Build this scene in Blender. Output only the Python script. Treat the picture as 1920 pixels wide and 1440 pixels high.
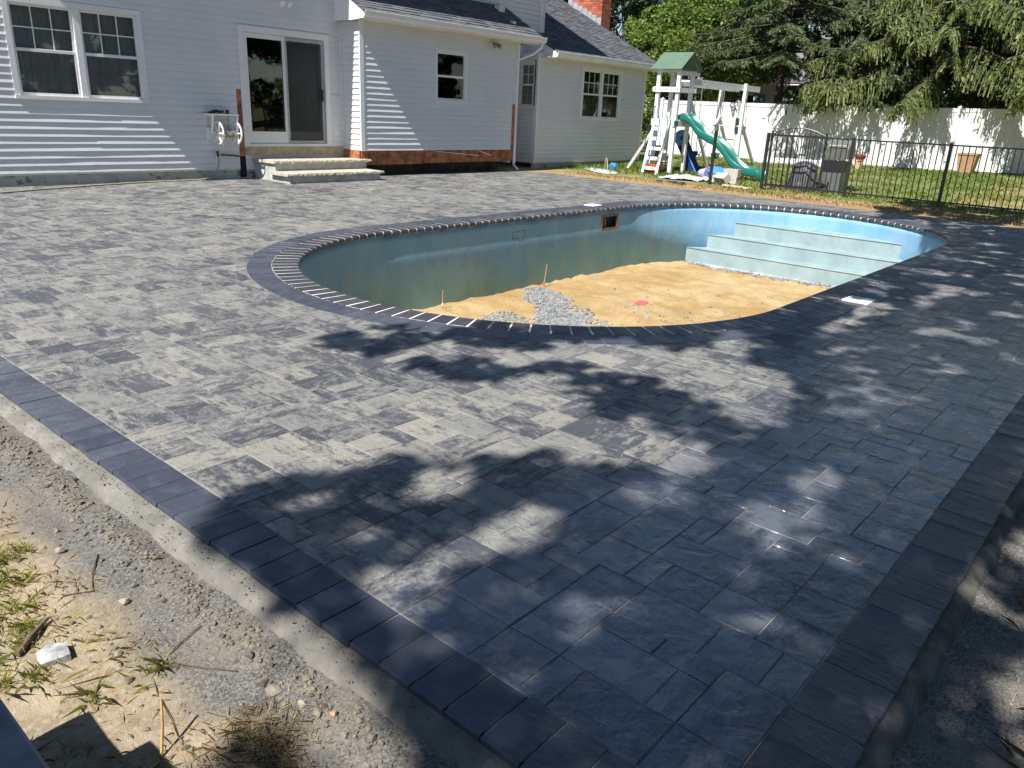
import bpy, math, random
import numpy as np
from mathutils import Matrix, Vector
R = math.radians
random.seed(7); rng = np.random.default_rng(7)
scene = bpy.context.scene
for o in list(bpy.data.objects): bpy.data.objects.remove(o)
COL = scene.collection

# ---------------------------------------------------------------- camera
PITCH, ROLL, YAW = R(19.45), R(2.69), R(90 - 49.91)
fw0 = Vector((math.cos(YAW), math.sin(YAW), 0)); rt0 = Vector((math.sin(YAW), -math.cos(YAW), 0)); upz = Vector((0, 0, 1))
fw = fw0 * math.cos(PITCH) - upz * math.sin(PITCH)
up = fw0 * math.sin(PITCH) + upz * math.cos(PITCH)
rt = rt0 * math.cos(ROLL) + up * math.sin(ROLL)
up = -rt0 * math.sin(ROLL) + up * math.cos(ROLL)
cam = bpy.data.cameras.new('camera'); camo = bpy.data.objects.new('camera', cam); COL.objects.link(camo)
camo.matrix_world = Matrix(((rt.x, up.x, -fw.x, 0), (rt.y, up.y, -fw.y, 0), (rt.z, up.z, -fw.z, 1.5), (0, 0, 0, 1)))
cam.sensor_width = 36; cam.lens = 36 * 1450 / 1920; cam.clip_start = 0.05; cam.clip_end = 600
scene.camera = camo
def px(x, y, z):
    v = Vector((x, y, z - 1.5)); d = v.dot(fw)
    if d < 0.05: return (-9999, -9999, d)
    return (960 + 1450 * v.dot(rt) / d, 720 - 1450 * v.dot(up) / d, d)

# ---------------------------------------------------------------- sky, sun, exposure
SUN_D = R(6.6)                       # how far in front of the house wall plane the sun stands
SUN_T = 1.30                         # tangent of its height
tosun = Vector((-math.cos(SUN_D), -math.sin(SUN_D), SUN_T)).normalized()
world = bpy.data.worlds.new('World'); scene.world = world; world.use_nodes = True
wn = world.node_tree; wn.nodes.clear()
sky = wn.nodes.new('ShaderNodeTexSky'); sky.sky_type = 'NISHITA'; sky.sun_disc = False
sky.sun_elevation = math.asin(tosun.z); sky.sun_rotation = math.atan2(tosun.x, tosun.y)
sky.air_density = 1.0; sky.dust_density = 0.1; sky.ozone_density = 4.0
bg = wn.nodes.new('ShaderNodeBackground'); bg.inputs[1].default_value = 0.068
wo = wn.nodes.new('ShaderNodeOutputWorld'); wn.links.new(sky.outputs[0], bg.inputs[0]); wn.links.new(bg.outputs[0], wo.inputs[0])
sl = bpy.data.lights.new('sun', 'SUN'); sl.energy = 5.0; sl.angle = R(0.53); sl.color = (1.0, 0.96, 0.90)
slo = bpy.data.objects.new('sun', sl); COL.objects.link(slo); slo.rotation_euler = tosun.to_track_quat('Z', 'Y').to_euler(); slo.location = (-20, -5, 30)
vs = scene.view_settings; vs.view_transform = 'Standard'; vs.look = 'None'; vs.gamma = 1; vs.exposure = 0.75; vs.use_curve_mapping = False
cy = scene.cycles; cy.use_denoising = True; cy.max_bounces = 6; cy.diffuse_bounces = 3; cy.glossy_bounces = 3; cy.transmission_bounces = 4; cy.transparent_max_bounces = 8
cy.sample_clamp_indirect = 6; cy.caustics_reflective = False; cy.caustics_refractive = False

# ---------------------------------------------------------------- material helpers
class NT:
    def __init__(s, name):
        s.m = bpy.data.materials.new(name); s.m.use_nodes = True; s.t = s.m.node_tree; s.n = s.t.nodes
        s.b = s.n['Principled BSDF']; s.out = s.n['Material Output']
        s.geo = s.n.new('ShaderNodeNewGeometry'); s.pos = s.geo.outputs['Position']
    def link(s, a, b): s.t.links.new(a, b)
    def put(s, sock, v):
        if hasattr(v, 'is_output'): s.link(v, sock)
        else: sock.default_value = v
    def attr(s, name='tint'):
        a = s.n.new('ShaderNodeAttribute'); a.attribute_name = name; return a
    def mapping(s, vec, scale=(1, 1, 1), loc=(0, 0, 0)):
        m = s.n.new('ShaderNodeMapping'); s.put(m.inputs[0], vec); m.inputs['Scale'].default_value = scale; m.inputs['Location'].default_value = loc; return m.outputs[0]
    def vadd(s, a, b, op='ADD'):
        m = s.n.new('ShaderNodeVectorMath'); m.operation = op; s.put(m.inputs[0], a); s.put(m.inputs[1], b); return m.outputs[0]
    def vscale(s, a, k):
        m = s.n.new('ShaderNodeVectorMath'); m.operation = 'SCALE'; s.put(m.inputs[0], a); m.inputs['Scale'].default_value = k; return m.outputs[0]
    def noise(s, scale=5, detail=4, rough=.55, vec=None, dist=0):
        t = s.n.new('ShaderNodeTexNoise'); s.put(t.inputs['Vector'], s.pos if vec is None else vec)
        t.inputs['Scale'].default_value = scale; t.inputs['Detail'].default_value = detail; t.inputs['Roughness'].default_value = rough; t.inputs['Distortion'].default_value = dist
        return t.outputs['Fac']
    def voro(s, scale=5, vec=None, feature='F1', out='Distance'):
        t = s.n.new('ShaderNodeTexVoronoi'); t.feature = feature; s.put(t.inputs['Vector'], s.pos if vec is None else vec); t.inputs['Scale'].default_value = scale
        return t.outputs[out]
    def math(s, op, a, b=0.0, clamp=False):
        m = s.n.new('ShaderNodeMath'); m.operation = op; m.use_clamp = clamp; s.put(m.inputs[0], a); s.put(m.inputs[1], b); return m.outputs[0]
    def ramp(s, fac, a, b, lo=0.0, hi=1.0):
        m = s.n.new('ShaderNodeMapRange'); m.interpolation_type = 'SMOOTHSTEP'; s.put(m.inputs[0], fac)
        m.inputs[1].default_value = a; m.inputs[2].default_value = b; m.inputs[3].default_value = lo; m.inputs[4].default_value = hi; return m.outputs[0]
    def mix(s, fac, a, b, mode='MIX'):
        m = s.n.new('ShaderNodeMix'); m.data_type = 'RGBA'; m.blend_type = mode; s.put(m.inputs[0], fac)
        for sock, v in ((m.inputs[6], a), (m.inputs[7], b)):
            if hasattr(v, 'is_output'): s.link(v, sock)
            elif isinstance(v, (int, float)): sock.default_value = (v, v, v, 1)
            else: sock.default_value = (*v[:3], 1)
        return m.outputs[2]
    def sep(s, v):
        m = s.n.new('ShaderNodeSeparateXYZ'); s.put(m.inputs[0], v); return m.outputs
    def bump(s, h, strength=.3, dist=.01, prev=None):
        b = s.n.new('ShaderNodeBump'); b.inputs['Strength'].default_value = strength; b.inputs['Distance'].default_value = dist; s.put(b.inputs['Height'], h)
        if prev is not None: s.link(prev, b.inputs['Normal'])
        return b.outputs[0]
    def done(s, color=None, rough=None, normal=None, spec=None, metal=None):
        for k, v in (('Base Color', color), ('Roughness', rough), ('Normal', normal), ('Specular IOR Level', spec), ('Metallic', metal)):
            if v is None: continue
            if isinstance(v, tuple) and len(v) == 3: v = (*v, 1)
            s.put(s.b.inputs[k], v)
        return s.m
def simple(name, col, rough=.5, var=.15, scale=6, bump=0.0, bscale=40, spec=.5, metal=0.0, dist=.004):
    t = NT(name); f = t.ramp(t.noise(scale, 5, .6), .3, .7)
    a = tuple(c * (1 - var) for c in col); b = tuple(min(1, c * (1 + var)) for c in col)
    nrm = t.bump(t.noise(bscale, 4), bump, dist) if bump else None
    return t.done(t.mix(f, a, b), rough, nrm, spec, metal)
def leafmat(name, dark, light, trans=.25, rough=.5):
    t = NT(name); a = t.attr(); s = t.sep(a.outputs['Vector'])
    c = t.mix(s[0], dark, light); t.done(c, rough, None, .3)
    tr = t.n.new('ShaderNodeBsdfTranslucent'); t.link(c, tr.inputs[0]); mx = t.n.new('ShaderNodeMixShader'); mx.inputs[0].default_value = trans
    t.link(t.b.outputs[0], mx.inputs[1]); t.link(tr.outputs[0], mx.inputs[2]); t.link(mx.outputs[0], t.out.inputs[0]); return t.m

M = {}
def make_materials():
    # field pavers: blended greys with dark cleft patches, one tone per slab
    t = NT('paver_blend'); s = t.sep(t.attr().outputs['Vector'])
    off = t.vscale(t.attr().outputs['Vector'], 23.0); p = t.vadd(t.pos, off)
    nu = t.noise(1, 10, .74, t.mapping(p, (5, 13, 5)), .3); nv = t.noise(1, 10, .74, t.mapping(p, (13, 5, 5)), .3)
    n = t.mix(s[2], nu, nv)
    n = t.math('ADD', n, t.math('MULTIPLY', t.math('SUBTRACT', s[1], .5), .20))
    n = t.math('ADD', n, t.math('MULTIPLY', t.math('SUBTRACT', t.noise(30, 8, .85), .5), .55))
    light = t.mix(s[0], (.190, .189, .180), (.300, .284, .240))
    fine = t.noise(80, 6, .8)
    light = t.mix(t.ramp(fine, .35, .7, 0, .8), light, (.230, .222, .200))
    mid = t.mix(t.ramp(n, .41, .50, 0, .85), light, (.130, .131, .134))
    col = t.mix(t.ramp(n, .50, .57, 0, .9), mid, (.056, .059, .072))
    eff = t.ramp(t.noise(1, 9, .78, t.mapping(p, (7, 7, 7), (3, 7, 1)), .5), .58, .68, 0, .55)
    col = t.mix(eff, col, (.42, .415, .40))
    dust = t.ramp(t.noise(.55, 3, .5), .45, .75, 0, .22); col = t.mix(dust, col, (.34, .33, .30))
    # the near right corner: glossy damp coat, navy shade painted into its colour
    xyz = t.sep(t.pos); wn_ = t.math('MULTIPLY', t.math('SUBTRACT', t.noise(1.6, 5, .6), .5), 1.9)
    wet_shade = t.math('MULTIPLY', t.ramp(t.math('ADD', xyz[1], wn_), 2.0, .9), t.ramp(xyz[0], 11.0, 4.0))
    col = t.mix(t.math('MULTIPLY', wet_shade, .8), col, t.mix(1.0, col, (.40, .47, .68), 'MULTIPLY'))
    cle = t.noise(1, 8, .62, t.mapping(p, (11, 11, 11)), 1.2); micro = t.noise(160, 3)
    nr = t.bump(cle, .8, .016); nr = t.bump(micro, .3, .002, nr)
    ro = t.mix(wet_shade, t.ramp(t.noise(3, 4), .3, .7, .40, .58), t.ramp(t.noise(9, 5), .35, .7, .16, .34))
    t.put(t.b.inputs['Coat Weight'], wet_shade); t.b.inputs['Coat Roughness'].default_value = .07; t.b.inputs['Coat IOR'].default_value = 1.9; t.put(t.b.inputs['Coat Normal'], t.bump(t.noise(1, 6, .6, t.mapping(p, (9, 9, 9)), 1.0), .8, .014))
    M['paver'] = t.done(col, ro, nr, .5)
    # charcoal border / coping pavers
    for key, c0, c1 in (('border', (.040, .046, .066), (.072, .080, .104)), ('coping', (.034, .036, .046), (.056, .058, .068))):
        t = NT(key + '_charcoal'); s = t.sep(t.attr().outputs['Vector']); p = t.vadd(t.pos, t.vscale(t.attr().outputs['Vector'], 23.0))
        c = t.mix(s[0], c0, c1); c = t.mix(t.ramp(t.noise(9, 6, .65, p), .45, .75, 0, .5), c, tuple(k * 1.7 for k in c1))
        c = t.mix(t.ramp(t.noise(26, 5, .7, t.mapping(p, (1, 1, 1), (5, 2, 9))), .64, .74, 0, .35), c, (.30, .32, .33))
        w = t.noise(1, 6, .6, t.mapping(p, (30, 11, 20)), 1.0); wm = t.math('ADD', .22, t.math('MULTIPLY', t.ramp(t.sep(t.pos)[1], 1.2, .5), .78)); nr = t.bump(t.math('MULTIPLY', w, wm), .8, .020); nr = t.bump(t.noise(150, 3), .25, .002, nr)
        xyz = t.sep(t.pos); wet_shade = t.math('MULTIPLY', t.ramp(xyz[1], 1.4, .6), t.ramp(xyz[0], 9.0, 4.0))
        t.put(t.b.inputs['Coat Weight'], t.math('MULTIPLY', wet_shade, .22)); t.b.inputs['Coat Roughness'].default_value = .15; t.b.inputs['Coat IOR'].default_value = 1.6; t.link(nr, t.b.inputs['Coat Normal'])
        M[key] = t.done(c, t.ramp(t.noise(4, 4), .3, .7, .26, .46), nr, .5)
    t = NT('joint_sand'); M['joint'] = t.done(t.mix(t.noise(30, 5), (.20, .195, .18), (.46, .44, .40)), .9, t.bump(t.noise(200, 3), .4, .004))
    M['mortar'] = simple('white_mortar', (.72, .71, .67), .8, .12, 20, .3, 120)
    # ground
    t = NT('ground_soil'); s = t.sep(t.pos); nz = t.noise(2.2, 5, .6)
    soil = t.mix(t.ramp(t.noise(5, 6, .65), .35, .7), (.24, .185, .12), (.39, .32, .225)); soil = t.mix(t.ramp(t.noise(45, 4), .4, .8), soil, (.40, .345, .26))
    grav = t.mix(t.sep(t.voro(170, None, 'F1', 'Color'))[0], (.26, .25, .23), (.055, .055, .053)); grav = t.mix(t.ramp(t.noise(55, 5, .7), .4, .7, 0, .6), grav, (.115, .11, .10)); grav = t.mix(t.ramp(t.noise(4, 6, .65), .40, .65, 0, .6), grav, (.21, .185, .15))
    grass = t.mix(t.ramp(t.noise(1.3, 5), .35, .65), (.115, .165, .045), (.24, .22, .10)); grass = t.mix(t.ramp(t.noise(25, 4), .35, .8, 0, .6), grass, (.15, .17, .06))
    xx = t.math('ADD', s[0], t.math('MULTIPLY', t.math('SUBTRACT', nz, .5), .35)); yy = t.math('ADD', s[1], t.math('MULTIPLY', t.math('SUBTRACT', nz, .5), .25))
    g1 = t.ramp(xx, .66, .86); g2 = t.ramp(yy, .02, -.30); gm = t.math('MAXIMUM', g1, t.math('MULTIPLY', t.ramp(yy, -.28, .0), t.ramp(xx, .5, .9)))
    gm = t.math('MULTIPLY', t.ramp(xx, .66, .86), t.ramp(yy, -.45, -.15))
    c = t.mix(gm, soil, grav)
    far = t.ramp(s[0], 15.0, 16.8); lawn = t.ramp(t.math('ADD', s[0], t.math('MULTIPLY', t.math('SUBTRACT', t.noise(.8, 4), .5), 3.0)), 16.9, 18.3)
    c = t.mix(far, c, t.mix(lawn, (.34, .22, .11), grass))
    dirt = t.math('MULTIPLY', t.ramp(t.noise(.45, 4, .6), .50, .62), lawn); c = t.mix(t.math('MULTIPLY', dirt, .8), c, (.36, .24, .12))
    nr = t.bump(t.noise(60, 5, .7), .7, .012); M['ground'] = t.done(c, .95, nr, .2)
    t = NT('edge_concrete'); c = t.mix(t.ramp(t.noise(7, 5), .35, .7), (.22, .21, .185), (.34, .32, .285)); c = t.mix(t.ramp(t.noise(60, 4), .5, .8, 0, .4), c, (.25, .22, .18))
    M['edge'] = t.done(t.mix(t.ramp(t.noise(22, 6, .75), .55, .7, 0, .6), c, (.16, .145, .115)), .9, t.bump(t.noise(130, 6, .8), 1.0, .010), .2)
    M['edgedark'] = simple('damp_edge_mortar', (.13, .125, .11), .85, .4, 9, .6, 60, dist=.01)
    # pool
    t = NT('pool_plaster'); s = t.sep(t.pos)
    st = t.noise(1, 6, .65, t.mapping(t.pos, (1.6, 1.6, .8))); c = t.mix(t.ramp(st, .35, .66), (.17, .375, .575), (.25, .44, .60))
    c = t.mix(t.ramp(t.noise(1, 6, .7, t.mapping(t.pos, (5, 5, .6), (4, 4, 4))), .52, .72, 0, .35), c, (.34, .39, .39))
    c = t.mix(t.ramp(t.noise(16, 6, .75), .5, .8, 0, .4), c, (.40, .49, .53)); c = t.mix(t.ramp(t.noise(2.2, 6, .7, t.mapping(t.pos, (1, 1, 1), (9, 1, 3))), .56, .62, 0, .30), c, (.20, .29, .33))
    nr = t.bump(t.noise(1, 5, .6, t.mapping(t.pos, (6, 6, 3))), .3, .03); M['pool'] = t.done(c, .8, t.bump(t.noise(60, 5, .7), .4, .006, nr), .25)
    t = NT('pool_step_plaster'); c = t.mix(t.ramp(t.noise(2.5, 5, .65), .3, .7), (.235, .325, .345), (.32, .41, .42)); c = t.mix(t.ramp(t.noise(7, 4, .6, t.mapping(t.pos, (1, 1, 1), (2, 0, 0))), .62, .72, 0, .5), c, (.18, .29, .34))
    M['poolstep'] = t.done(c, .7, t.bump(t.noise(40, 4), .3, .005), .3)
    t = NT('pool_sand'); c = t.mix(t.ramp(t.noise(1.4, 6, .65), .35, .68), (.42, .275, .115), (.55, .41, .22)); c = t.mix(t.ramp(t.noise(18, 5, .7), .5, .8, 0, .5), c, (.60, .50, .34))
    c = t.mix(t.ramp(t.noise(35, 4, .6), .62, .75, 0, .6), c, (.36, .23, .09)); M['sand'] = t.done(c, .95, t.bump(t.noise(22, 8, .75), 1.0, .035), .15)
    t = NT('crushed_stone'); s = t.sep(t.attr().outputs['Vector']); M['gravel'] = t.done(t.mix(s[0], (.12, .135, .15), (.31, .33, .34)), .8)
    # house
    t = NT('vinyl_siding'); c = t.mix(t.ramp(t.noise(1.1, 3), .3, .7), (.715, .72, .725), (.765, .77, .77)); z = t.sep(t.pos)[2]
    c = t.mix(t.math('MULTIPLY', t.ramp(z, 1.0, .15), t.ramp(t.noise(6, 5, .65), .5, .75, 0, .30)), c, (.45, .43, .36))
    M['siding'] = t.done(c, .45, t.bump(t.noise(1, 3, .5, t.mapping(t.pos, (3, 3, 90))), .06, .003), .4)
    M['trim'] = simple('white_trim', (.80, .80, .79), .4, .03, 3)
    M['soffit'] = simple('cream_soffit', (.70, .66, .56), .5, .05, 3)
    M['screen'] = simple('insect_screen', (.055, .057, .06), .8, .1, 300)
    M['wood'] = simple('weathered_wood', (.50, .40, .24), .8, .25, 9, .3, 60)
    M['rot'] = simple('rotted_sheathing', (.36, .135, .060), .85, .5, 7, .5, 40)
    M['dark'] = simple('gap_shade_paint', (.012, .012, .013), .9, .1)
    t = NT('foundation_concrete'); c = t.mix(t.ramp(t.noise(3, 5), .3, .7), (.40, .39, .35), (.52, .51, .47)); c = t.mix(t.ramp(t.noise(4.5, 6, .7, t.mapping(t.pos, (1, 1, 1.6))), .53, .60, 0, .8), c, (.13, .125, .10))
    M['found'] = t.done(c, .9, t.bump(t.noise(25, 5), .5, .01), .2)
    M['shadefound'] = simple('shade_dark_foundation', (.095, .088, .068), .95, .4, 5, .5, 30)  # shade of the recess under the bump-out, painted in as a dark tone
    M['conc'] = simple('step_concrete', (.42, .425, .41), .85, .18, 5, .3, 60)
    t = NT('bluestone_tread'); M['tread'] = t.done(t.mix(t.ramp(t.noise(9, 6, .7), .3, .75), (.42, .38, .29), (.62, .57, .46)), .85, t.bump(t.noise(40, 6, .75), .9, .02), .2)
    t = NT('asphalt_shingle'); s = t.sep(t.attr().outputs['Vector']); c = t.mix(s[0], (.070, .076, .086), (.155, .162, .175)); c = t.mix(t.ramp(t.noise(120, 3), .4, .8, 0, .4), c, (.21, .215, .23))
    M['shingle'] = t.done(c, .9, t.bump(t.noise(220, 3), .4, .004), .2)
    t = NT('chimney_brick'); s = t.sep(t.attr().outputs['Vector']); M['brick'] = t.done(t.mix(s[0], (.30, .075, .040), (.50, .17, .10)), .85, t.bump(t.noise(80, 4), .4, .005), .2)
    M['brickmortar'] = simple('brick_mortar', (.50, .46, .42), .9, .15, 20)
    M['flash'] = simple('lead_flashing', (.42, .44, .47), .45, .2, 12, metal=.3)
    # glass
    t = NT('window_glass'); t.t.nodes.remove(t.b)
    gl = t.n.new('ShaderNodeBsdfGlossy'); gl.inputs['Roughness'].default_value = .02; gl.inputs[0].default_value = (1, 1, 1, 1)
    nb = t.bump(t.noise(1.2, 2), .05, .05); t.link(nb, gl.inputs['Normal'])
    tp = t.n.new('ShaderNodeBsdfTransparent'); tp.inputs[0].default_value = (.82, .85, .86, 1)
    fr = t.n.new('ShaderNodeFresnel'); fr.inputs[0].default_value = 1.5; mx = t.n.new('ShaderNodeMixShader')
    t.link(t.math('MULTIPLY', fr.outputs[0], 1.35, True), mx.inputs[0]); t.link(tp.outputs[0], mx.inputs[1]); t.link(gl.outputs[0], mx.inputs[2]); t.link(mx.outputs[0], t.out.inputs[0]); M['glass'] = t.m
    t = NT('lace_curtain'); c = t.mix(t.ramp(t.voro(45), .1, .5), (.50, .50, .51), (.85, .85, .87)); M['curtain'] = t.done(c, .9)
    M['room'] = simple('dim_room', (.045, .042, .04), .9, .2, 2)
    M['chairwood'] = simple('chair_wood', (.22, .13, .07), .5, .2, 8)
    # metals, plastics, misc
    M['blackmetal'] = simple('black_powder_coat', (.018, .018, .021), .38, .1, 20)
    M['vinylfence'] = simple('white_vinyl', (.70, .70, .69), .45, .03, 2, .02, 30)
    M['playwhite'] = simple('white_play_vinyl', (.80, .81, .82), .4, .03, 4)
    M['playgreen'] = simple('green_play_roof', (.10, .165, .112), .6, .08, 5)
    M['slide'] = simple('green_slide_plastic', (.008, .130, .100), .28, .08, 2)
    M['seat'] = simple('dark_green_seat', (.010, .060, .042), .4, .1)
    M['chain'] = simple('galvanized_chain', (.45, .45, .44), .45, .1, metal=.6)
    M['rope'] = simple('green_rope', (.03, .20, .15), .8, .2); M['ropeb'] = simple('blue_rope', (.05, .18, .42), .8, .2)
    M['hose'] = simple('hose_rubber', (.36, .33, .25), .5, .25, 6); M['hosedark'] = simple('dark_pipe', (.03, .03, .035), .5, .2)
    M['red'] = simple('red_plastic', (.22, .03, .028), .4, .1); M['orange'] = simple('orange_plastic', (.62, .09, .03), .4, .1); M['blue'] = simple('blue_board', (.015, .045, .17), .4, .15)
    M['lblue'] = simple('light_blue_tarp', (.08, .27, .60), .5, .2); M['yellow'] = simple('yellow_plastic', (.80, .50, .05), .5, .1); M['lav'] = simple('lavender_plastic', (.45, .42, .70), .5, .1)
    M['film'] = simple('crumpled_film', (.52, .56, .58), .3, .25, 9, .9, 12, dist=.05)
    M['cmu'] = simple('concrete_block', (.45, .43, .38), .95, .15, 15, .5, 60)
    M['cover'] = simple('grill_cover', (.10, .105, .12), .45, .3, 5, .6, 8, dist=.05); M['steel'] = simple('grill_steel', (.19, .20, .20), .35, .15, 5, metal=.5)
    M['olive'] = simple('olive_lid', (.10, .105, .085), .4, .15); M['terra'] = simple('brown_planter', (.40, .24, .13), .7, .15, 4)
    M['slabstone'] = simple('blue_step_stone', (.23, .25, .28), .7, .3, 8, .4, 30)
    M['rock'] = simple('pale_stone', (.29, .255, .20), .9, .3, 14, .5, 50); M['whiterock'] = simple('white_marble_chip', (.42, .42, .42), .8, .5, 14, .5, 40)
    M['clod'] = simple('soil_clod', (.165, .145, .11), .95, .5, 30, .5, 90)
    M['stick'] = simple('bark_stick', (.13, .085, .055), .9, .3, 20); M['straw'] = simple('straw_twig', (.42, .28, .12), .8, .2, 20)
    M['bark'] = simple('tree_bark', (.085, .065, .050), .95, .35, 7, .8, 18, dist=.04)
    M['shutter'] = simple('blue_shutter', (.12, .26, .36), .6, .1, 4); M['nwall'] = simple('neighbour_siding', (.62, .62, .60), .6, .05, 3); M['nroof'] = simple('neighbour_roof', (.17, .16, .16), .9, .15, 5)
    M['skimlid'] = simple('skimmer_lid', (.80, .80, .80), .45, .04); M['skimbox'] = simple('rusty_skimmer', (.24, .13, .08), .8, .3, 12)
    M['pink'] = simple('pink_marking', (.80, .10, .12), .8, .2, 20); M['stake'] = simple('survey_stake', (.50, .24, .15), .7, .2, 20)
    # foliage
    M['leaf_bright'] = leafmat('leaf_bright', (.085, .150, .022), (.25, .33, .07), .35); M['leaf_mid'] = leafmat('leaf_mid', (.045, .095, .020), (.13, .20, .05), .3); M['leaf_dark'] = leafmat('leaf_dark', (.014, .036, .010), (.040, .080, .020))
    M['needle'] = leafmat('needle_olive', (.036, .062, .017), (.175, .205, .062), .15); M['needle2'] = leafmat('needle_blue', (.034, .056, .024), (.12, .15, .058), .15)
    M['grass'] = leafmat('grass_blade', (.10, .18, .026), (.28, .37, .08), .3); M['palegrass'] = leafmat('pale_grass', (.33, .38, .09), (.66, .62, .25), .4); M['drygrass'] = leafmat('dry_grass', (.34, .24, .10), (.66, .53, .28), .25)
make_materials()

# ---------------------------------------------------------------- mesh helpers
XF = [None]
class MB:
    def __init__(s): s.v = []; s.f = []; s.tint = []; s.cur = None
    def add(s, vs, fs, tint=None):
        n = len(s.v); s.v += [tuple(p) for p in vs]; s.f += [tuple(i + n for i in f) for f in fs]
        s.tint += [tint or (0.5, 0.5, 0.5)] * len(vs); return s
    def box(s, x0, y0, z0, x1, y1, z1, tint=None):
        return s.add([(x0, y0, z0), (x1, y0, z0), (x1, y1, z0), (x0, y1, z0), (x0, y0, z1), (x1, y0, z1), (x1, y1, z1), (x0, y1, z1)],
                     [(3, 2, 1, 0), (4, 5, 6, 7), (0, 1, 5, 4), (1, 2, 6, 5), (2, 3, 7, 6), (3, 0, 4, 7)], tint)
    def bar(s, a, b, w, h, upv=(0, 0, 1), tint=None):
        a = Vector(a); b = Vector(b); d = (b - a).normalized(); u = Vector(upv)
        if abs(d.dot(u)) > .97: u = Vector((1, 0, 0))
        sd = d.cross(u).normalized(); u = sd.cross(d)
        c = [sd * (i * w / 2) + u * (j * h / 2) for i, j in ((-1, -1), (1, -1), (1, 1), (-1, 1))]
        return s.add([a + k for k in c] + [b + k for k in c], [(3, 2, 1, 0), (4, 5, 6, 7), (0, 1, 5, 4), (1, 2, 6, 5), (2, 3, 7, 6), (3, 0, 4, 7)], tint)
    def tube(s, pts, rad, n=6, tint=None):
        pts = [Vector(p) for p in pts]; m = len(pts); rad = [rad] * m if isinstance(rad, (int, float)) else rad; vs = []; fs = []
        ref = None
        for i, p in enumerate(pts):
            d = (pts[min(i + 1, m - 1)] - pts[max(i - 1, 0)]).normalized()
            if ref is None: ref = Vector((0, 0, 1)) if abs(d.z) < .9 else Vector((1, 0, 0))
            a = d.cross(ref).normalized(); b = a.cross(d).normalized(); ref = b
            for k in range(n):
                t = 2 * math.pi * k / n; vs.append(p + (a * math.cos(t) + b * math.sin(t)) * rad[i])
        for i in range(m - 1):
            for k in range(n): fs.append((i * n + k, i * n + (k + 1) % n, (i + 1) * n + (k + 1) % n, (i + 1) * n + k))
        fs.append(tuple(range(n - 1, -1, -1))); fs.append(tuple((m - 1) * n + k for k in range(n)))
        return s.add(vs, fs, tint)
    def prism(s, poly, axis, a, b, tint=None):
        n = len(poly)
        def P(q, w):
            return {'x': (w, q[0], q[1]), 'y': (q[0], w, q[1]), 'z': (q[0], q[1], w)}[axis]
        vs = [P(q, a) for q in poly] + [P(q, b) for q in poly]
        fs = [tuple(range(n - 1, -1, -1)), tuple(range(n, 2 * n))] + [(i, (i + 1) % n, n + (i + 1) % n, n + i) for i in range(n)]
        return s.add(vs, fs, tint)
    def blob(s, c, r, sq=1.0, jit=.25, tint=None, rnd=random):
        t = (1 + 5 ** .5) / 2; P = [(-1, t, 0), (1, t, 0), (-1, -t, 0), (1, -t, 0), (0, -1, t), (0, 1, t), (0, -1, -t), (0, 1, -t), (t, 0, -1), (t, 0, 1), (-t, 0, -1), (-t, 0, 1)]
        F = [(0, 11, 5), (0, 5, 1), (0, 1, 7), (0, 7, 10), (0, 10, 11), (1, 5, 9), (5, 11, 4), (11, 10, 2), (10, 7, 6), (7, 1, 8), (3, 9, 4), (3, 4, 2), (3, 2, 6), (3, 6, 8), (3, 8, 9), (4, 9, 5), (2, 4, 11), (6, 2, 10), (8, 6, 7), (9, 8, 1)]
        k = r / 1.9; vs = []
        ax = (rnd.uniform(.75, 1.3), rnd.uniform(.75, 1.3), sq)
        for p in P:
            j = 1 + rnd.uniform(-jit, jit); vs.append((c[0] + p[0] * k * j * ax[0], c[1] + p[1] * k * j * ax[1], c[2] + p[2] * k * j * ax[2]))
        return s.add(vs, F, tint)
    def build(s, name, mat, parent=None, smooth=False, origin=None, kind=None):
        if XF[0]: s.v = [XF[0](p) for p in s.v]
        me = bpy.data.meshes.new(name); org = Vector(origin) if origin is not None else Vector((0, 0, 0))
        me.from_pydata([tuple(Vector(p) - org) for p in s.v] if origin is not None else s.v, [], s.f)
        a = me.attributes.new('tint', 'FLOAT_COLOR', 'POINT'); a.data.foreach_set('color', np.array([(*t, 1.0) for t in s.tint], dtype=np.float32).ravel())
        me.materials.append(M[mat] if isinstance(mat, str) else mat)
        if smooth: me.polygons.foreach_set('use_smooth', [True] * len(me.polygons))
        me.update(); return link(name, me, parent, origin, kind)
def link(name, me, parent=None, origin=None, kind=None):
    o = bpy.data.objects.new(name, me); COL.objects.link(o)
    if origin is not None: o.location = origin
    if parent is not None:
        o.parent = parent
        o.matrix_parent_inverse = parent.matrix_basis.inverted()
    if kind: o['kind'] = kind
    return o
def thing(name, label, cat, loc=(0, 0, 0), group=None):
    o = bpy.data.objects.new(name, None); COL.objects.link(o); o.location = loc; o.empty_display_size = .1
    return tag(o, label, cat, group)
def tag(o, label, cat=None, group=None, kind=None):
    o['label'] = label
    if cat: o['category'] = cat
    if group: o['group'] = group
    if kind: o['kind'] = kind
    return o
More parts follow.
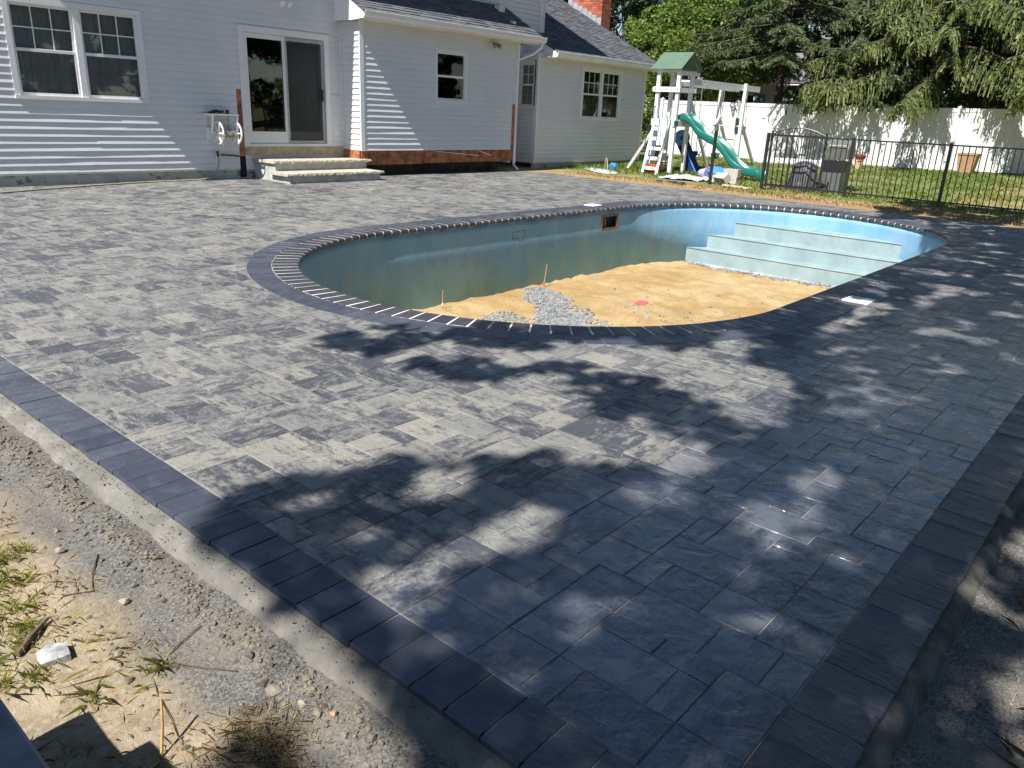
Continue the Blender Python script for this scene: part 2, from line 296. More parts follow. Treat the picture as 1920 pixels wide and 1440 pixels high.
def npmesh(name, V, F, mat, parent=None, tint=None, kind=None, smooth=False):
    me = bpy.data.meshes.new(name); V = np.asarray(V, dtype=np.float32); F = np.asarray(F, dtype=np.int32)
    k = F.shape[1]; me.vertices.add(len(V)); me.vertices.foreach_set('co', V.ravel()); me.loops.add(F.size); me.loops.foreach_set('vertex_index', F.ravel())
    me.polygons.add(len(F)); me.polygons.foreach_set('loop_start', np.arange(0, F.size, k, dtype=np.int32)); me.update(calc_edges=True)
    a = me.attributes.new('tint', 'FLOAT_COLOR', 'POINT')
    tc = np.ones((len(V), 4), dtype=np.float32); tc[:, :3] = .5 if tint is None else tint; a.data.foreach_set('color', tc.ravel())
    if smooth: me.polygons.foreach_set('use_smooth', [True] * len(F))
    me.materials.append(M[mat]); me.validate(); return link(name, me, parent, None, kind)
def vnoise(x, y, seed=0):
    xi = np.floor(x).astype(np.int64); yi = np.floor(y).astype(np.int64); fx = x - xi; fy = y - yi; fx = fx * fx * (3 - 2 * fx); fy = fy * fy * (3 - 2 * fy)
    def h(a, b):
        n = (a * 374761393 + b * 668265263 + seed * 1442695041) & 0xffffffff; n = ((n ^ (n >> 13)) * 1274126177) & 0xffffffff; return ((n ^ (n >> 16)) & 0xffff) / 65535.0
    return (h(xi, yi) * (1 - fx) + h(xi + 1, yi) * fx) * (1 - fy) + (h(xi, yi + 1) * (1 - fx) + h(xi + 1, yi + 1) * fx) * fy
def fbm(x, y, oct=4, seed=0):
    s = 0; a = .5
    for i in range(oct): s = s + a * (vnoise(x, y, seed + i) - .5); x = x * 2.03 + 7.1; y = y * 2.03 + 3.7; a *= .5
    return s

# ================================================================ GROUND
def sst(a, b, x): t = np.clip((x - a) / (b - a), 0, 1); return t * t * (3 - 2 * t)
def ground_z(x, y):
    x = np.asarray(x, float); y = np.asarray(y, float)
    z = -.062 + .062 * sst(13, 17, x) + .24 * sst(16.5, 31, x)
    near = 1 - sst(2.5, 7, np.hypot(x - 1, y - 1))
    rough = .5 + .5 * sst(.55, -.2, x)
    z = z + near * (fbm(x * 4, y * 4, 4, 3) * .045 + fbm(x * 19, y * 19, 3, 9) * .016) + (1 - near) * fbm(x * .9, y * .9, 3, 5) * .06 * sst(16.2, 18, x)
    # crumbled bank where the trench of the edging was backfilled
    z = z + near * .014 * np.exp(-((x - .99) / .06) ** 2) * sst(.9, 1.3, y)
    z = z - .05 * np.exp(-((x - .72) ** 2 + (y - 1.35) ** 2) / .02) + .045 * np.exp(-((x - .80) ** 2 + (y - 1.50) ** 2) / .006)
    return z
def gz(x, y): return float(ground_z(np.array([x]), np.array([y]))[0])
def make_ground():
    xs = np.concatenate([[-150, -80, -40, -20, -10, -5, -3, -2, -1.4, -1], np.arange(-.7, 1.3, .028), np.arange(1.3, 5, .07), np.arange(5, 15, 1.0), np.arange(15, 34, .35), [36, 40, 48, 60, 90, 150, 300]])
    ys = np.concatenate([[-200, -100, -50, -25, -12, -6, -3, -2, -1.4], np.arange(-1, 6, .032), np.arange(6, 16, .4), [17, 19, 22, 27, 35, 50, 80, 150, 300]])
    X, Y = np.meshgrid(xs, ys); Z = ground_z(X, Y); V = np.stack([X, Y, Z], -1).reshape(-1, 3)
    nx = len(xs); I, J = np.meshgrid(np.arange(nx - 1), np.arange(len(ys) - 1)); a = (J * nx + I).ravel()
    cx = ((xs[:-1] + xs[1:]) / 2)[I.ravel()]; cyy = ((ys[:-1] + ys[1:]) / 2)[J.ravel()]
    keep = ~((cx > 1.6) & (cx < 14.9) & (cyy > .8) & (cyy < 13.8)); a = a[keep]
    o = npmesh('ground', V, np.stack([a, a + 1, a + nx + 1, a + nx], 1), 'ground', smooth=True)
    tag(o, 'bare soil, gravel and worn lawn around the new patio', kind='structure')
make_ground()

# ================================================================ PATIO
CXL, CXR, CYP, RIN, RCOP, RBAND = 6.45, 12.10, 5.03, 2.53, 2.79, 3.02
LST = CXR - CXL
def stad(q, r):
    """point on the stadium; q runs along the inner edge"""
    arc = math.pi * RIN; P = 2 * LST + 2 * arc; q = q % P
    if q < LST: return (CXL + q, CYP - r)
    q -= LST
    if q < arc: t = -math.pi / 2 + q / RIN; return (CXR + r * math.cos(t), CYP + r * math.sin(t))
    q -= arc
    if q < LST: return (CXR - q, CYP + r)
    q -= LST; t = math.pi / 2 + q / RIN; return (CXL + r * math.cos(t), CYP + r * math.sin(t))
PERIM = 2 * LST + 2 * math.pi * RIN
def pool_dist(x, y): return math.hypot(x - min(max(x, CXL), CXR), y - CYP)
def slab(mb, poly, ztop, tint, bev=.004, zb=-.055):
    n = len(poly); cx = sum(p[0] for p in poly) / n; cyy = sum(p[1] for p in poly) / n
    ins = []
    for p in poly:
        d = math.hypot(p[0] - cx, p[1] - cyy); k = max(.3, 1 - bev * 1.35 / max(d, .01)); ins.append((cx + (p[0] - cx) * k, cyy + (p[1] - cyy) * k))
    tl = (random.uniform(-.006, .006), random.uniform(-.006, .006))
    vs = [(p[0], p[1], zb) for p in poly] + [(p[0], p[1], ztop - bev * .8) for p in poly] + [(p[0], p[1], ztop + (p[0] - cx) * tl[0] + (p[1] - cyy) * tl[1]) for p in ins]
    fs = [tuple(range(2 * n, 3 * n))] + [(k * n + i, k * n + (i + 1) % n, (k + 1) * n + (i + 1) % n, (k + 1) * n + i) for k in (0, 1) for i in range(n)]
    return mb.add(vs, fs, tint)
def clip(poly, nx, ny, d):   # keep nx*x+ny*y >= d
    out = []
    for i in range(len(poly)):
        a = poly[i]; b = poly[(i + 1) % len(poly)]; fa = nx * a[0] + ny * a[1] - d; fb = nx * b[0] + ny * b[1] - d
        if fa >= 0: out.append(a)
        if (fa >= 0) != (fb >= 0): t = fa / (fa - fb); out.append((a[0] + (b[0] - a[0]) * t, a[1] + (b[1] - a[1]) * t))
    return out
def area(p): return abs(sum(p[i][0] * p[(i + 1) % len(p)][1] - p[(i + 1) % len(p)][0] * p[i][1] for i in range(len(p)))) / 2
def make_patio():
    # bedding sheet with the pool cut out
    N = 160; rim = [stad(PERIM * i / N, RCOP - .05) for i in range(N)]; V = []; F = []
    out = [(1.18, .31), (15.6, .31), (16.45, 13.0), (16.9, 14.3), (1.18, 14.3)]
    bm_v = [(x, y, -.0045) for x, y in out] + [(x, y, -.0045) for x, y in rim]
    import bmesh
    bm = bmesh.new(); vo = [bm.verts.new(p) for p in bm_v]
    e = [bm.edges.new((vo[i], vo[(i + 1) % 5])) for i in range(5)] + [bm.edges.new((vo[5 + i], vo[5 + (i + 1) % N])) for i in range(N)]
    bmesh.ops.triangle_fill(bm, edges=e, use_beauty=True)
    for f in bm.faces:
        f.normal_update()
        if f.normal.z < 0: f.normal_flip()
    me = bpy.data.meshes.new('patio'); bm.to_mesh(me); bm.free(); me.materials.append(M['joint'])
    patio = tag(link('patio', me), 'newly laid grey paver patio around the pool', kind='structure')
    # random ashlar of three slab sizes
    g = .0965; x0, y0 = 1.360, .496; nx = int((17.0 - x0) / g); ny = int((14.38 - y0) / g)
    used = np.zeros((nx, ny), bool); pieces = []
    shapes = [(3, 2), (2, 3), (2, 2), (2, 1), (1, 2)]; wts = [.22, .26, .22, .13, .17]
    for j in range(ny):
        for i in range(nx):
            if used[i, j]: continue
            order = list(np.random.default_rng(i * 7919 + j).choice(5, 5, replace=False, p=np.array(wts) / sum(wts))) + [-1]
            for k in order:
                w, h = shapes[k] if k >= 0 else (1, 1)
                if i + w <= nx and j + h <= ny and not used[i:i + w, j:j + h].any():
                    used[i:i + w, j:j + h] = True; pieces.append((i, j, w, h)); break
    polys = []
    for i, j, w, h in pieces:
        jt = .0015; a, b = x0 + i * g + jt, y0 + j * g + jt; c, d = x0 + (i + w) * g - jt, y0 + (j + h) * g - jt
        q = lambda: random.uniform(-.0008, .0008)
        p = [(a + q(), b + q()), (c + q(), b + q()), (c + q(), d + q()), (a + q(), d + q())]
        mx, my = (a + c) / 2, (b + d) / 2
        if min(pool_dist(*k) for k in p) < RBAND + .004:
            cxp = min(max(mx, CXL), CXR); nxv, nyv = mx - cxp, my - CYP; l = math.hypot(nxv, nyv); nxv /= l; nyv /= l
            p = clip(p, nxv, nyv, nxv * cxp + nyv * CYP + RBAND + .004)
        if len(p) >= 3: p = clip(p, -1, .075, -15.52)
        if len(p) < 3 or area(p) < .0008: continue
        mx = sum(k[0] for k in p) / len(p); my = sum(k[1] for k in p) / len(p); P = px(mx, my, 0)
        vis = 0
        if -30 < P[0] < 1950 and 0 < P[1] < 1480: vis = area(p) * 1.5 / P[2] ** 3
        polys.append((vis, p, 1.0 if h > w else (0.0 if w > h else random.random())))
    polys.sort(key=lambda k: -k[0]); rest = MB()
    for n, (vis, p, o) in enumerate(polys):
        tint = (random.random() ** 1.1, min(1, max(0, random.gauss(.42, .24))), o); zt = random.uniform(-.0012, .0012)
        if n < 300 and vis > 0:
            c = (sum(k[0] for k in p) / len(p), sum(k[1] for k in p) / len(p), 0)
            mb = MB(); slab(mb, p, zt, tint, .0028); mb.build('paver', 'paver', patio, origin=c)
        else: slab(rest, p, zt, tint, .0028)
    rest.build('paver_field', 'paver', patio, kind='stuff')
    # soldier courses
    def soldier(poly):
        mb = MB(); c = (sum(k[0] for k in poly) / 4, sum(k[1] for k in poly) / 4, 0); slab(mb, poly, random.uniform(-.0015, .0015), (random.random(), random.random(), 0), .0032, -.06); mb.build('border_paver', 'border', patio, origin=c)
    y = .500
    while y < 8.4:
        w = .1325; j = random.uniform(-.003, .003); soldier([(1.160 + j, y + .0022), (1.3565, y + .0022), (1.3565, y + w - .0022), (1.160 + j, y + w - .0022)]); y += w
    x = 1.160
    while x < 15.5:
        w = .1325; j = random.uniform(-.003, .003); soldier([(x + .0022, .290 + j), (x + w - .0022, .290 + j), (x + w - .0022, .4925), (x + .0022, .4925)]); x += w
    # charcoal band around the coping
    nb = int(PERIM / .113); st = PERIM / nb
    for i in range(nb):
        gq = .0015; a, b = i * st + gq, (i + 1) * st - gq
        mb = MB(); p = [stad(a, RCOP + .004), stad(b, RCOP + .004), stad(b, RBAND), stad(a, RBAND)][::-1]
        c = (sum(k[0] for k in p) / 4, sum(k[1] for k in p) / 4, 0)
        if p and area(p) > 0:
            s2 = sum(p[k][0] * p[(k + 1) % 4][1] - p[(k + 1) % 4][0] * p[k][1] for k in range(4)); p = p if s2 > 0 else p[::-1]
        slab(mb, p, random.uniform(-.001, .001), (random.random(), random.random(), 0), .004); mb.build('band_paver', 'border', patio, origin=c)
    return patio
patio = make_patio()

# concrete haunching along the outer edges of the patio
def make_haunch():
    def strip(name, label, L0, L1, fx, wid=1.0, mat='edge'):
        n = int((L1 - L0) / .014); prof = [(0.0, -.020), (.03, -.024), (.06, -.034), (.082, -.050), (.105, -.085)]; V = []; F = []
        for i in range(n + 1):
            s = L0 + (L1 - L0) * i / n; w = wid * (1 + float(fbm(np.array([s * 2.1]), np.array([.5]), 5, 21)[0]) * .28 + float(fbm(np.array([s * 24.]), np.array([.5]), 3, 22)[0]) * .35); k = len(prof)
            for d, z in prof:
                dz = float(fbm(np.array([s * 16 + d * 40]), np.array([d * 60]), 4, 31)[0]) * .011 * (d > .02)
                V.append((*fx(s, d * (w if d > .02 else 1)), z + dz))
        for i in range(n):
            for j in range(k - 1): F.append((i * k + j, (i + 1) * k + j, (i + 1) * k + j + 1, i * k + j + 1))
        tag(npmesh(name, V, F, mat, smooth=True), label, kind='structure')
    strip('concrete_edging', 'pale concrete haunch along the left edge of the patio', .27, 9, lambda s, d: (1.166 - d, s))
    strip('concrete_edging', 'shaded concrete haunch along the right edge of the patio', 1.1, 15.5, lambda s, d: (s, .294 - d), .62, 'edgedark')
make_haunch()

# ================================================================ POOL
def make_pool():
    pool = thing('swimming_pool', 'empty oval pool with blue plaster walls, sand floor and charcoal coping', 'pool', (9.27, 5.03, 0))
    nb = int(PERIM / .140); st = PERIM / nb
    prof = [(RCOP, -.055), (RCOP, -.004), (RCOP - .004, 0), (RIN + .030, 0), (RIN + .014, -.004), (RIN + .004, -.014), (RIN, -.028), (RIN + .002, -.044), (RIN + .012, -.055)]
    for i in range(nb):
        g = .0068; a, b = i * st + g, (i + 1) * st - g; m = (a + b) / 2; dz = random.uniform(-.001, .001); n = len(prof)
        vs = [(*stad(a, r), z + dz) for r, z in prof] + [(*stad(b, r), z + dz) for r, z in prof]
        fs = [tuple(range(n)), tuple(range(2 * n - 1, n - 1, -1))] + [(k, n + k, n + (k + 1) % n, (k + 1) % n) for k in range(n)]
        mb = MB(); mb.add(vs, fs, (random.random(), random.random(), 0)); mb.build('coping_brick', 'coping', pool, origin=(*stad(m, 2.66), 0))
    def sweep(prof, N, name, mat, smooth=True, closed=True):
        n = len(prof); V = []; F = []
        for i in range(N):
            q = PERIM * i / N
            for r, z in prof: V.append((*stad(q, r), z))
        for i in range(N):
            for k in range(n if closed else n - 1):
                a, b = i * n + k, i * n + (k + 1) % n; c, d = ((i + 1) % N) * n + k, ((i + 1) % N) * n + (k + 1) % n
                F.append((a, c, d, b))
        return npmesh(name, V, F, mat, pool, smooth=smooth)
    sweep([(RCOP - .003, -.055), (RCOP - .003, -.0012), (RIN + .031, -.0012), (RIN + .0148, -.005), (RIN + .0048, -.0155), (RIN + .0012, -.028), (RIN + .014, -.055)], 388, 'mortar_joint', 'mortar', False)
    # wall with a skimmer mouth cut in the far straight side
    sx0, sx1, sz0, sz1 = 11.22, 11.66, -.35, -.15; ri, ro = RIN + .028, RIN + .24; arc = math.pi * RIN
    qs = sorted(set([PERIM * i / 150 for i in range(150)] + [LST + arc + (CXR - sx0), LST + arc + (CXR - sx1)])); V = []; F = []; N = len(qs)
    zs = [-.056, sz1, sz0, -1.16]
    for q in qs:
        for z in zs: V.append((*stad(q, ri), z))
        for z in (zs[0], zs[-1]): V.append((*stad(q, ro), z))
    for i in range(N):
        a, b = i * 6, ((i + 1) % N) * 6; mx = (V[a][0] + V[b][0]) / 2; hole = V[a][1] > 7 and sx0 < mx < sx1
        for k in range(3):
            if hole and k == 1: continue
            F.append((a + k, a + k + 1, b + k + 1, b + k))
        F.append((a, b, b + 4, a + 4)); F.append((a + 4, b + 4, b + 5, a + 5)); F.append((a + 3, a + 5, b + 5, b + 3))
    npmesh('wall', V, F, 'pool', pool)
    yw = CYP + ri; m = MB(); sk = [(8.86, -.22), (9.16, -.20), (9.15, -.30), (9.07, -.36), (9.02, -.36), (9.0, -.31), (8.87, -.32), (8.86, -.22)]
    for (a_, b_), (c_, d_) in zip(sk[:-1], sk[1:]): m.bar((a_, yw - .001, b_), (c_, yw - .001, d_), .004, .005)
    m.build('pencil_sketch', 'blackmetal', pool); mb = MB()
    mb.box(sx0 - .03, yw - .012, sz1 - .002, sx1 + .03, yw + .02, sz1 + .03); mb.box(sx0 - .03, yw - .012, sz0 - .03, sx1 + .03, yw + .02, sz0 + .002)
    mb.box(sx0 - .03, yw - .012, sz0 + .002, sx0 + .002, yw + .02, sz1 - .002); mb.box(sx1 - .002, yw - .012, sz0 + .002, sx1 + .03, yw + .02, sz1 - .002)
    mb.box(sx0, yw + .19, sz0, sx1, yw + .20, sz1); sk = mb.build('skimmer_mouth', 'skimbox', pool)
    MB().box(sx0 + .10, yw + .02, sz0 + .004, sx0 + .14, yw + .18, sz1 - .03).build('weir', 'skimbox', sk)
    # entry steps across the shallow end, each a chord of the round end
    for X, z, zb in ((13.52, -.82, -1.2), (13.84, -.575, -1.2), (14.17, -.325, -1.2)):
        r = ri + .004; h = math.acos((X - CXR) / r); poly = [(X, CYP - r * math.sin(h))]
        for k in range(25): t = -h + 2 * h * k / 24; poly.append((CXR + r * math.cos(t), CYP + r * math.sin(t)))
        n = len(poly); V = []; F = []
        e = .012
        top = [(x, y, z) for x, y in poly]; V = [(x, y, zb) for x, y in poly] + top; mb = MB()
        mb.add(V, [tuple(range(n - 1, -1, -1)), tuple(range(n, 2 * n))] + [(i, (i + 1) % n, n + (i + 1) % n, n + i) for i in range(n)])
        s = mb.build('step', 'poolstep', pool)
        yh = r * math.sin(h) - .01; nz = MB(); nz.tube([(X, CYP - yh, z - .004), (X, CYP + yh, z - .004)], .013, 8); nz.build('nosing', 'poolstep', s, True)
    MB().box(13.44, CYP - 2.05, -1.2, 13.515, CYP + 2.05, -1.075).build('footing', 'conc', pool)
    # floor of sand
    xs = np.arange(3.85, 13.6, .07); ys = np.arange(2.40, 7.70, .07); X, Y = np.meshgrid(xs, ys)
    D = np.hypot(X - np.clip(X, CXL, CXR), Y - CYP); Z = -1.10 - .07 * sst(9.2, 6.2, X) * sst(2.45, 1.3, D) + fbm(X * 1.2, Y * 1.2, 4, 2) * .10 * sst(2.56, 2.2, D) + fbm(X * 7, Y * 7, 3, 8) * .075 + fbm(X * 3.1, Y * 3.1, 2, 6) * .05
    nx = len(xs); I, J = np.meshgrid(np.arange(nx - 1), np.arange(len(ys) - 1)); a = (J * nx + I).ravel(); keep = (D[:-1, :-1].ravel() < RIN + .09); a = a[keep]
    npmesh('sand_floor', np.stack([X, Y, Z], -1).reshape(-1, 3), np.stack([a, a + 1, a + nx + 1, a + nx], 1), 'sand', pool, smooth=True)
    def fz(x, y):
        d = math.hypot(x - min(max(x, CXL), CXR), y - CYP); A = lambda v: np.array([v])
        return float(-1.10 - .07 * sst(9.2, 6.2, A(x)) * sst(2.45, 1.3, A(d)) + fbm(A(x * 1.2), A(y * 1.2), 4, 2) * .10 * sst(2.56, 2.2, A(d)) + fbm(A(x * 7), A(y * 7), 3, 8) * .075 + fbm(A(x * 3.1), A(y * 3.1), 2, 6) * .05)
    mb = MB(); rr = random.Random(4)
    blobs = [(9.15, 7.2, .30, 380), (8.75, 6.75, .38, 520), (8.4, 6.2, .42, 620), (7.9, 5.95, .45, 560), (7.6, 6.55, .32, 300), (8.0, 5.7, .55, 420), (7.3, 6.1, .40, 260), (9.6, 5.0, .9, 70), (10.5, 5.5, 1.6, 30), (13.3, 6.3, .25, 0)]
    for bx, by, br, n in blobs:
        for _ in range(int(n * 1.5)):
            t = rr.uniform(0, 6.283); d = br * rr.random() ** .6; x, y = bx + d * math.cos(t), by + d * math.sin(t)
            if pool_dist(x, y) > RIN - .05: continue
            s = rr.uniform(.009, .022); mb.blob((x, y, fz(x, y) + s * rr.uniform(-.2, .4)), s, .7, .3, (rr.random(), 0, 0), rr)
    for _ in range(420):
        y = rr.uniform(3.4, 7.1); x = 13.36 + rr.gauss(0, .05); s = rr.uniform(.012, .028)
        if pool_dist(x, y) < RIN - .05: mb.blob((x, y, fz(x, y) + s * .4), s, .7, .3, (rr.random(), 0, 0), rr)
    mb.build('gravel', 'gravel', pool, kind='stuff')
    mb = MB(); xs = [(9.77 + .13 * math.cos(k * .52) * rr.uniform(.7, 1.2), 5.80 + .10 * math.sin(k * .52) * rr.uniform(.7, 1.2)) for k in range(12)]
    mb.add([(x, y, fz(x, y) + .009) for x, y in xs] + [(9.77, 5.8, fz(9.77, 5.8) + .012)], [(k, (k + 1) % 12, 12) for k in range(12)]); mb.build('paint_mark', 'pink', pool)
    return fz
pool_floor_z = make_pool()
for (x, y, h, dx, lab) in ((9.42, 7.38, .36, .06, 'reddish survey stake by the gravel heap against the far pool wall'), (7.26, 7.42, .26, 0, 'short survey pin at the foot of the pool wall in the deep corner')):
    z = pool_floor_z(x, y); t = thing('survey_stake', lab, 'stake', (x, y, z)); mb = MB(); mb.tube([(x, y, z - .05), (x + dx * .5, y, z + h * .5), (x + dx, y, z + h)], [.007, .007, .006], 6); mb.build('shaft', 'stake', t)
    mb = MB(); mb.box(x - .008, y - .008, z + .04, x + .016, y + .008, z + .08); mb.build('flag_tape', 'pink' if dx else 'trim', t)
def lid(x0, y0, x1, y1, lab):
    t = thing('skimmer_lid', lab, 'lid', ((x0 + x1) / 2, (y0 + y1) / 2, 0)); mb = MB(); slab(mb, [(x0, y0), (x1, y0), (x1, y1), (x0, y1)], .012, None, .006, -.004); mb.build('plate', 'skimlid', t)
    mb = MB(); mb.box((x0 + x1) / 2 - .03, (y0 + y1) / 2 - .01, .0122, (x0 + x1) / 2 + .03, (y0 + y1) / 2 + .01, .016); mb.build('finger_grip', 'conc', t)
lid(7.25, 1.985, 7.50, 2.215, 'white square lid set in the shaded pavers on the near side of the pool')
lid(11.28, 7.83, 11.53, 8.05, 'white square lid set in the pavers beyond the pool, above the skimmer')

# ================================================================ HOUSE
def make_house():
    house = thing('house', 'white vinyl sided house with grey shingle roofs and a brick chimney', 'house', (11, 14.4, 0))
    EXPO = .1145
    def free(u0, u1, z0, z1, holes):
        iv = [(u0, u1)]
        for a, b, c, d in holes:
            if z1 <= c + .02 or z0 >= d - .02: continue
            nv = []
            for p, q in iv:
                if b <= p or a >= q: nv.append((p, q)); continue
                if a > p: nv.append((p, a))
                if b < q: nv.append((b, q))
            iv = nv
        return [k for k in iv if k[1] - k[0] > .01]
    def board(wall, axis, pos, sgn, a, b, z, h=EXPO):
        """one lapped siding board; axis 'x': runs along X on the plane Y=pos, faces -Y (sgn=-1)"""
        n = max(1, int((b - a) / .55)); V = []; mb = MB(); t0 = .026
        for i in range(n + 1):
            u = a + (b - a) * i / n; t = t0 + random.uniform(-.0022, .0022); s = random.uniform(-.0012, .0012)
            for d, zz in ((-.002, h - .017), (t * .12, h - .016), (t * .58, h * .5), (t, .004), (-.002, 0)):
                V.append((u, pos + sgn * d, z + zz + s) if axis == 'x' else (pos + sgn * d, u, z + zz + s))
        F = []
        for i in range(n):
            for k in range(4): F.append((i * 5 + k, (i + 1) * 5 + k, (i + 1) * 5 + k + 1, i * 5 + k + 1))
        F.append((0, 1, 2, 3, 4)); F.append(tuple(n * 5 + k for k in (4, 3, 2, 1, 0)))
        mb.add(V, F); c = V[len(V) // 2]; mb.build('siding_board', 'siding', wall, origin=c)
    def cladding(wall, axis, pos, sgn, u0, u1, z0, z1, holes=(), seam=3.66):
        z = z0; k = 0
        while z < z1 - .01:
            h = min(EXPO, z1 - z)
            for a, b in free(u0, u1, z, z + h, holes):
                off = (k * 1.37) % seam; cuts = [a] + [a + off + seam * i for i in range(0, 9) if a + off + seam * i < b - .4 and off > .4] + [b]
                for p, q in zip(cuts[:-1], cuts[1:]): board(wall, axis, pos + sgn * (.0015 if p != a else 0), sgn, p, q + (.03 if q != b else 0), z, h)
            z += EXPO; k += 1
    # ---- walls (backing slabs) -------------------------------------------------
    VM, VB, VW, VU = 14.40, 13.80, 14.20, 14.88
    door_h = (8.59, 10.66, .60, 2.80); win_h = (4.68, 6.78, 1.35, 2.80)
    w_main = MB()
    def wallslab(mb, y, th, u0, u1, z0, z1, holes):
        us = sorted(set([u0, u1] + [k for h in holes for k in h[:2]])); zs = sorted(set([z0, z1] + [k for h in holes for k in h[2:]]))
        for i in range(len(us) - 1):
            for j in range(len(zs) - 1):
                mu, mz = (us[i] + us[i + 1]) / 2, (zs[j] + zs[j + 1]) / 2
                if any(h[0] < mu < h[1] and h[2] < mz < h[3] for h in holes): continue
                mb.box(us[i], y, zs[j], us[i + 1], y + th, zs[j + 1])
        return mb
    rot_h = (8.46, 8.60, .40, 1.67)
    main = wallslab(w_main, VM, .14, 3.9, 11.0, .16, 5.3, [door_h, win_h]).build('main_wall', 'siding', house)
    cladding(main, 'x', VM, -1, 4.0, 8.46, .19, 5.2, [win_h]); 
    cladding(main, 'x', VM, -1, 8.46, 10.95, 1.678 - .0, 5.2, [(8.59, 10.66, 0, 2.80)])
    cladding(main, 'x', VM, -1, 10.66, 10.95, .60, 1.67)
    MB().box(3.86, VM - .03, .15, 4.0, VM + .1, 5.25).build('corner_post', 'trim', main)
    MB().box(10.952, VM - .035, .6, 10.998, VM - .001, 5.2).build('corner_post', 'trim', main)
    side = MB().box(3.9, VM + .141, .16, 4.04, 22, 5.3).build('side_wall', 'siding', house)
    # bump-out
    bw_h = (13.16, 14.18, 1.635, 2.745); bump = wallslab(MB(), VB, .12, 11.0, 16.04, .54, 3.2, [bw_h]).build('kitchen_wall', 'siding', house)
    cladding(bump, 'x', VB, -1, 11.09, 15.86, .545, 3.16, [bw_h]); cladding(bump, 'x', VB, -1, 15.86, 15.99, 1.66, 3.16)
    MB().box(10.985, VB - .03, .54, 11.09, VB - .001, 3.17).build('corner_post', 'trim', bump)
    MB().box(15.985, VB - .034, .20, 16.06, VB - .001, 3.17).build('corner_post', 'trim', bump)
    ret = MB().box(11.0, VB + .121, .54, 11.12, VM - .001, 3.75).build('return_wall', 'siding', house)
    cladding(ret, 'y', 11.0, -1, VB + .0, VM - .04, .545, 3.2)
    MB().box(15.93, VB + .121, .2, 16.04, VU - .001, 3.6).build('return_wall', 'siding', house)
    # upper wall behind the lean-to, and the stretch with the narrow window
    upw = wallslab(MB(), VU, .14, 10.4, 18.22, .16, 5.3, []).build('upper_wall', 'siding', house)
    cladding(upw, 'x', VU, -1, 11.0, 18.10, 3.75, 5.2); cladding(upw, 'x', VU, -1, 16.05, 17.35, .2, 3.74)
    MB().box(18.10, VU - .03, .2, 18.24, VU + .14, 5.25).build('corner_post', 'trim', upw)
    MB().box(18.22, VU + .001, .2, 18.36, 22, 5.3).build('side_wall', 'siding', house)
    # wing
    ww_h = (19.36, 21.40, 1.345, 2.80); wing = wallslab(MB(), VW, .14, 17.36, 22.75, .14, 3.0, [ww_h]).build('wing_wall', 'siding', house)
    cladding(wing, 'x', VW, -1, 17.40, 22.70, .155, 2.98, [ww_h])
    MB().box(17.33, VW - .026, .14, 17.41, VW + .10, 2.98).build('corner_post', 'trim', wing); MB().box(22.69, VW - .028, .14, 22.78, VW + .10, 2.98).build('corner_post', 'trim', wing)
    gab = MB().prism([(VW + .141, .14), (22, .14), (22, 3.2), (18.0, 4.95), (VW + .141, 3.02)], 'x', 22.62, 22.75).build('gable_wall', 'siding', house)
    rw = MB().box(17.37, VW + .141, .14, 17.48, VU - .001, 1.60).build('return_wall', 'siding', house); MB().box(17.37, VW + .141, 2.80, 17.48, VU - .001, 3.0).build('wall_head', 'siding', rw)
    cladding(rw, 'y', 17.37, -1, VW + .10, VU - .002, .155, 2.98, [(14.24, 14.88, 1.60, 2.80)])
    # foundations, sheathing
    MB().box(3.95, VM + .012, -.1, 10.98, VM + .13, .159).build('foundation', 'found', house)
    MB().box(11.12, VB + .50, -.1, 15.95, VB + .70, .26).build('foundation', 'shadefound', house)
    MB().box(17.4, VW + .012, -.1, 22.7, VW + .13, .139).build('foundation', 'found', house)
    u = 11.0
    for w in (1.82, 1.40, 1.78):
        mb = MB(); mb.box(u + .004, VB + .004, .25 + random.uniform(-.015, .015), u + w - .004, VB + .022, .55); mb.build('sheathing_board', 'rot', house); u += w
    MB().box(10.97, VB + .03, .25, 10.992, VM - .01, .538).build('sheathing_board', 'rot', house)
    MB().box(15.866, VB - .008, .545, 15.984, VB - .0006, 1.654).build('sheathing_board', 'rot', house)
    MB().box(15.845, VB - .016, .54, 15.865, VB - .001, 1.70).build('cut_trim', 'trim', house); MB().box(15.865, VB - .016, 1.655, 15.99, VB - .001, 1.70).build('cut_trim', 'trim', house)
    for a, b in (((13.2, VB - .03, .52), (14.6, VB - .08, .41)), ((14.65, VB - .03, .53), (15.05, VB - .07, .41))):
        mb = MB(); mb.bar(a, b, .05, .012); mb.build('loose_strip', 'trim', house)
    MB().box(12.82, VB - .05, .60, 12.92, VB - .013, .68).build('vent_hood', 'trim', house)
    # strip of rot left of the door
    MB().box(8.475, VM - .004, .42, 8.588, VM - .0005, 1.66).build('sheathing_board', 'rot', house)
    MB().box(8.455, VM - .018, .60, 8.475, VM - .0005, 1.69).build('cut_trim', 'trim', house); MB().box(8.475, VM - .018, 1.662, 8.60, VM - .0005, 1.69).build('cut_trim', 'trim', house)
    MB().box(8.44, VM - .018, .18, 8.46, VM - .0005, .44).build('cut_trim', 'trim', house)
    MB().box(8.462, VM - .003, .02, 8.60, VM - .0005, .42).build('gap_shade_plate', 'dark', house)  # near-black plate: the darkness of a gap painted onto the wall
    MB().box(8.60, VM - .03, .44, 10.97, VM - .002, .598).build('ledger_board', 'wood', house)
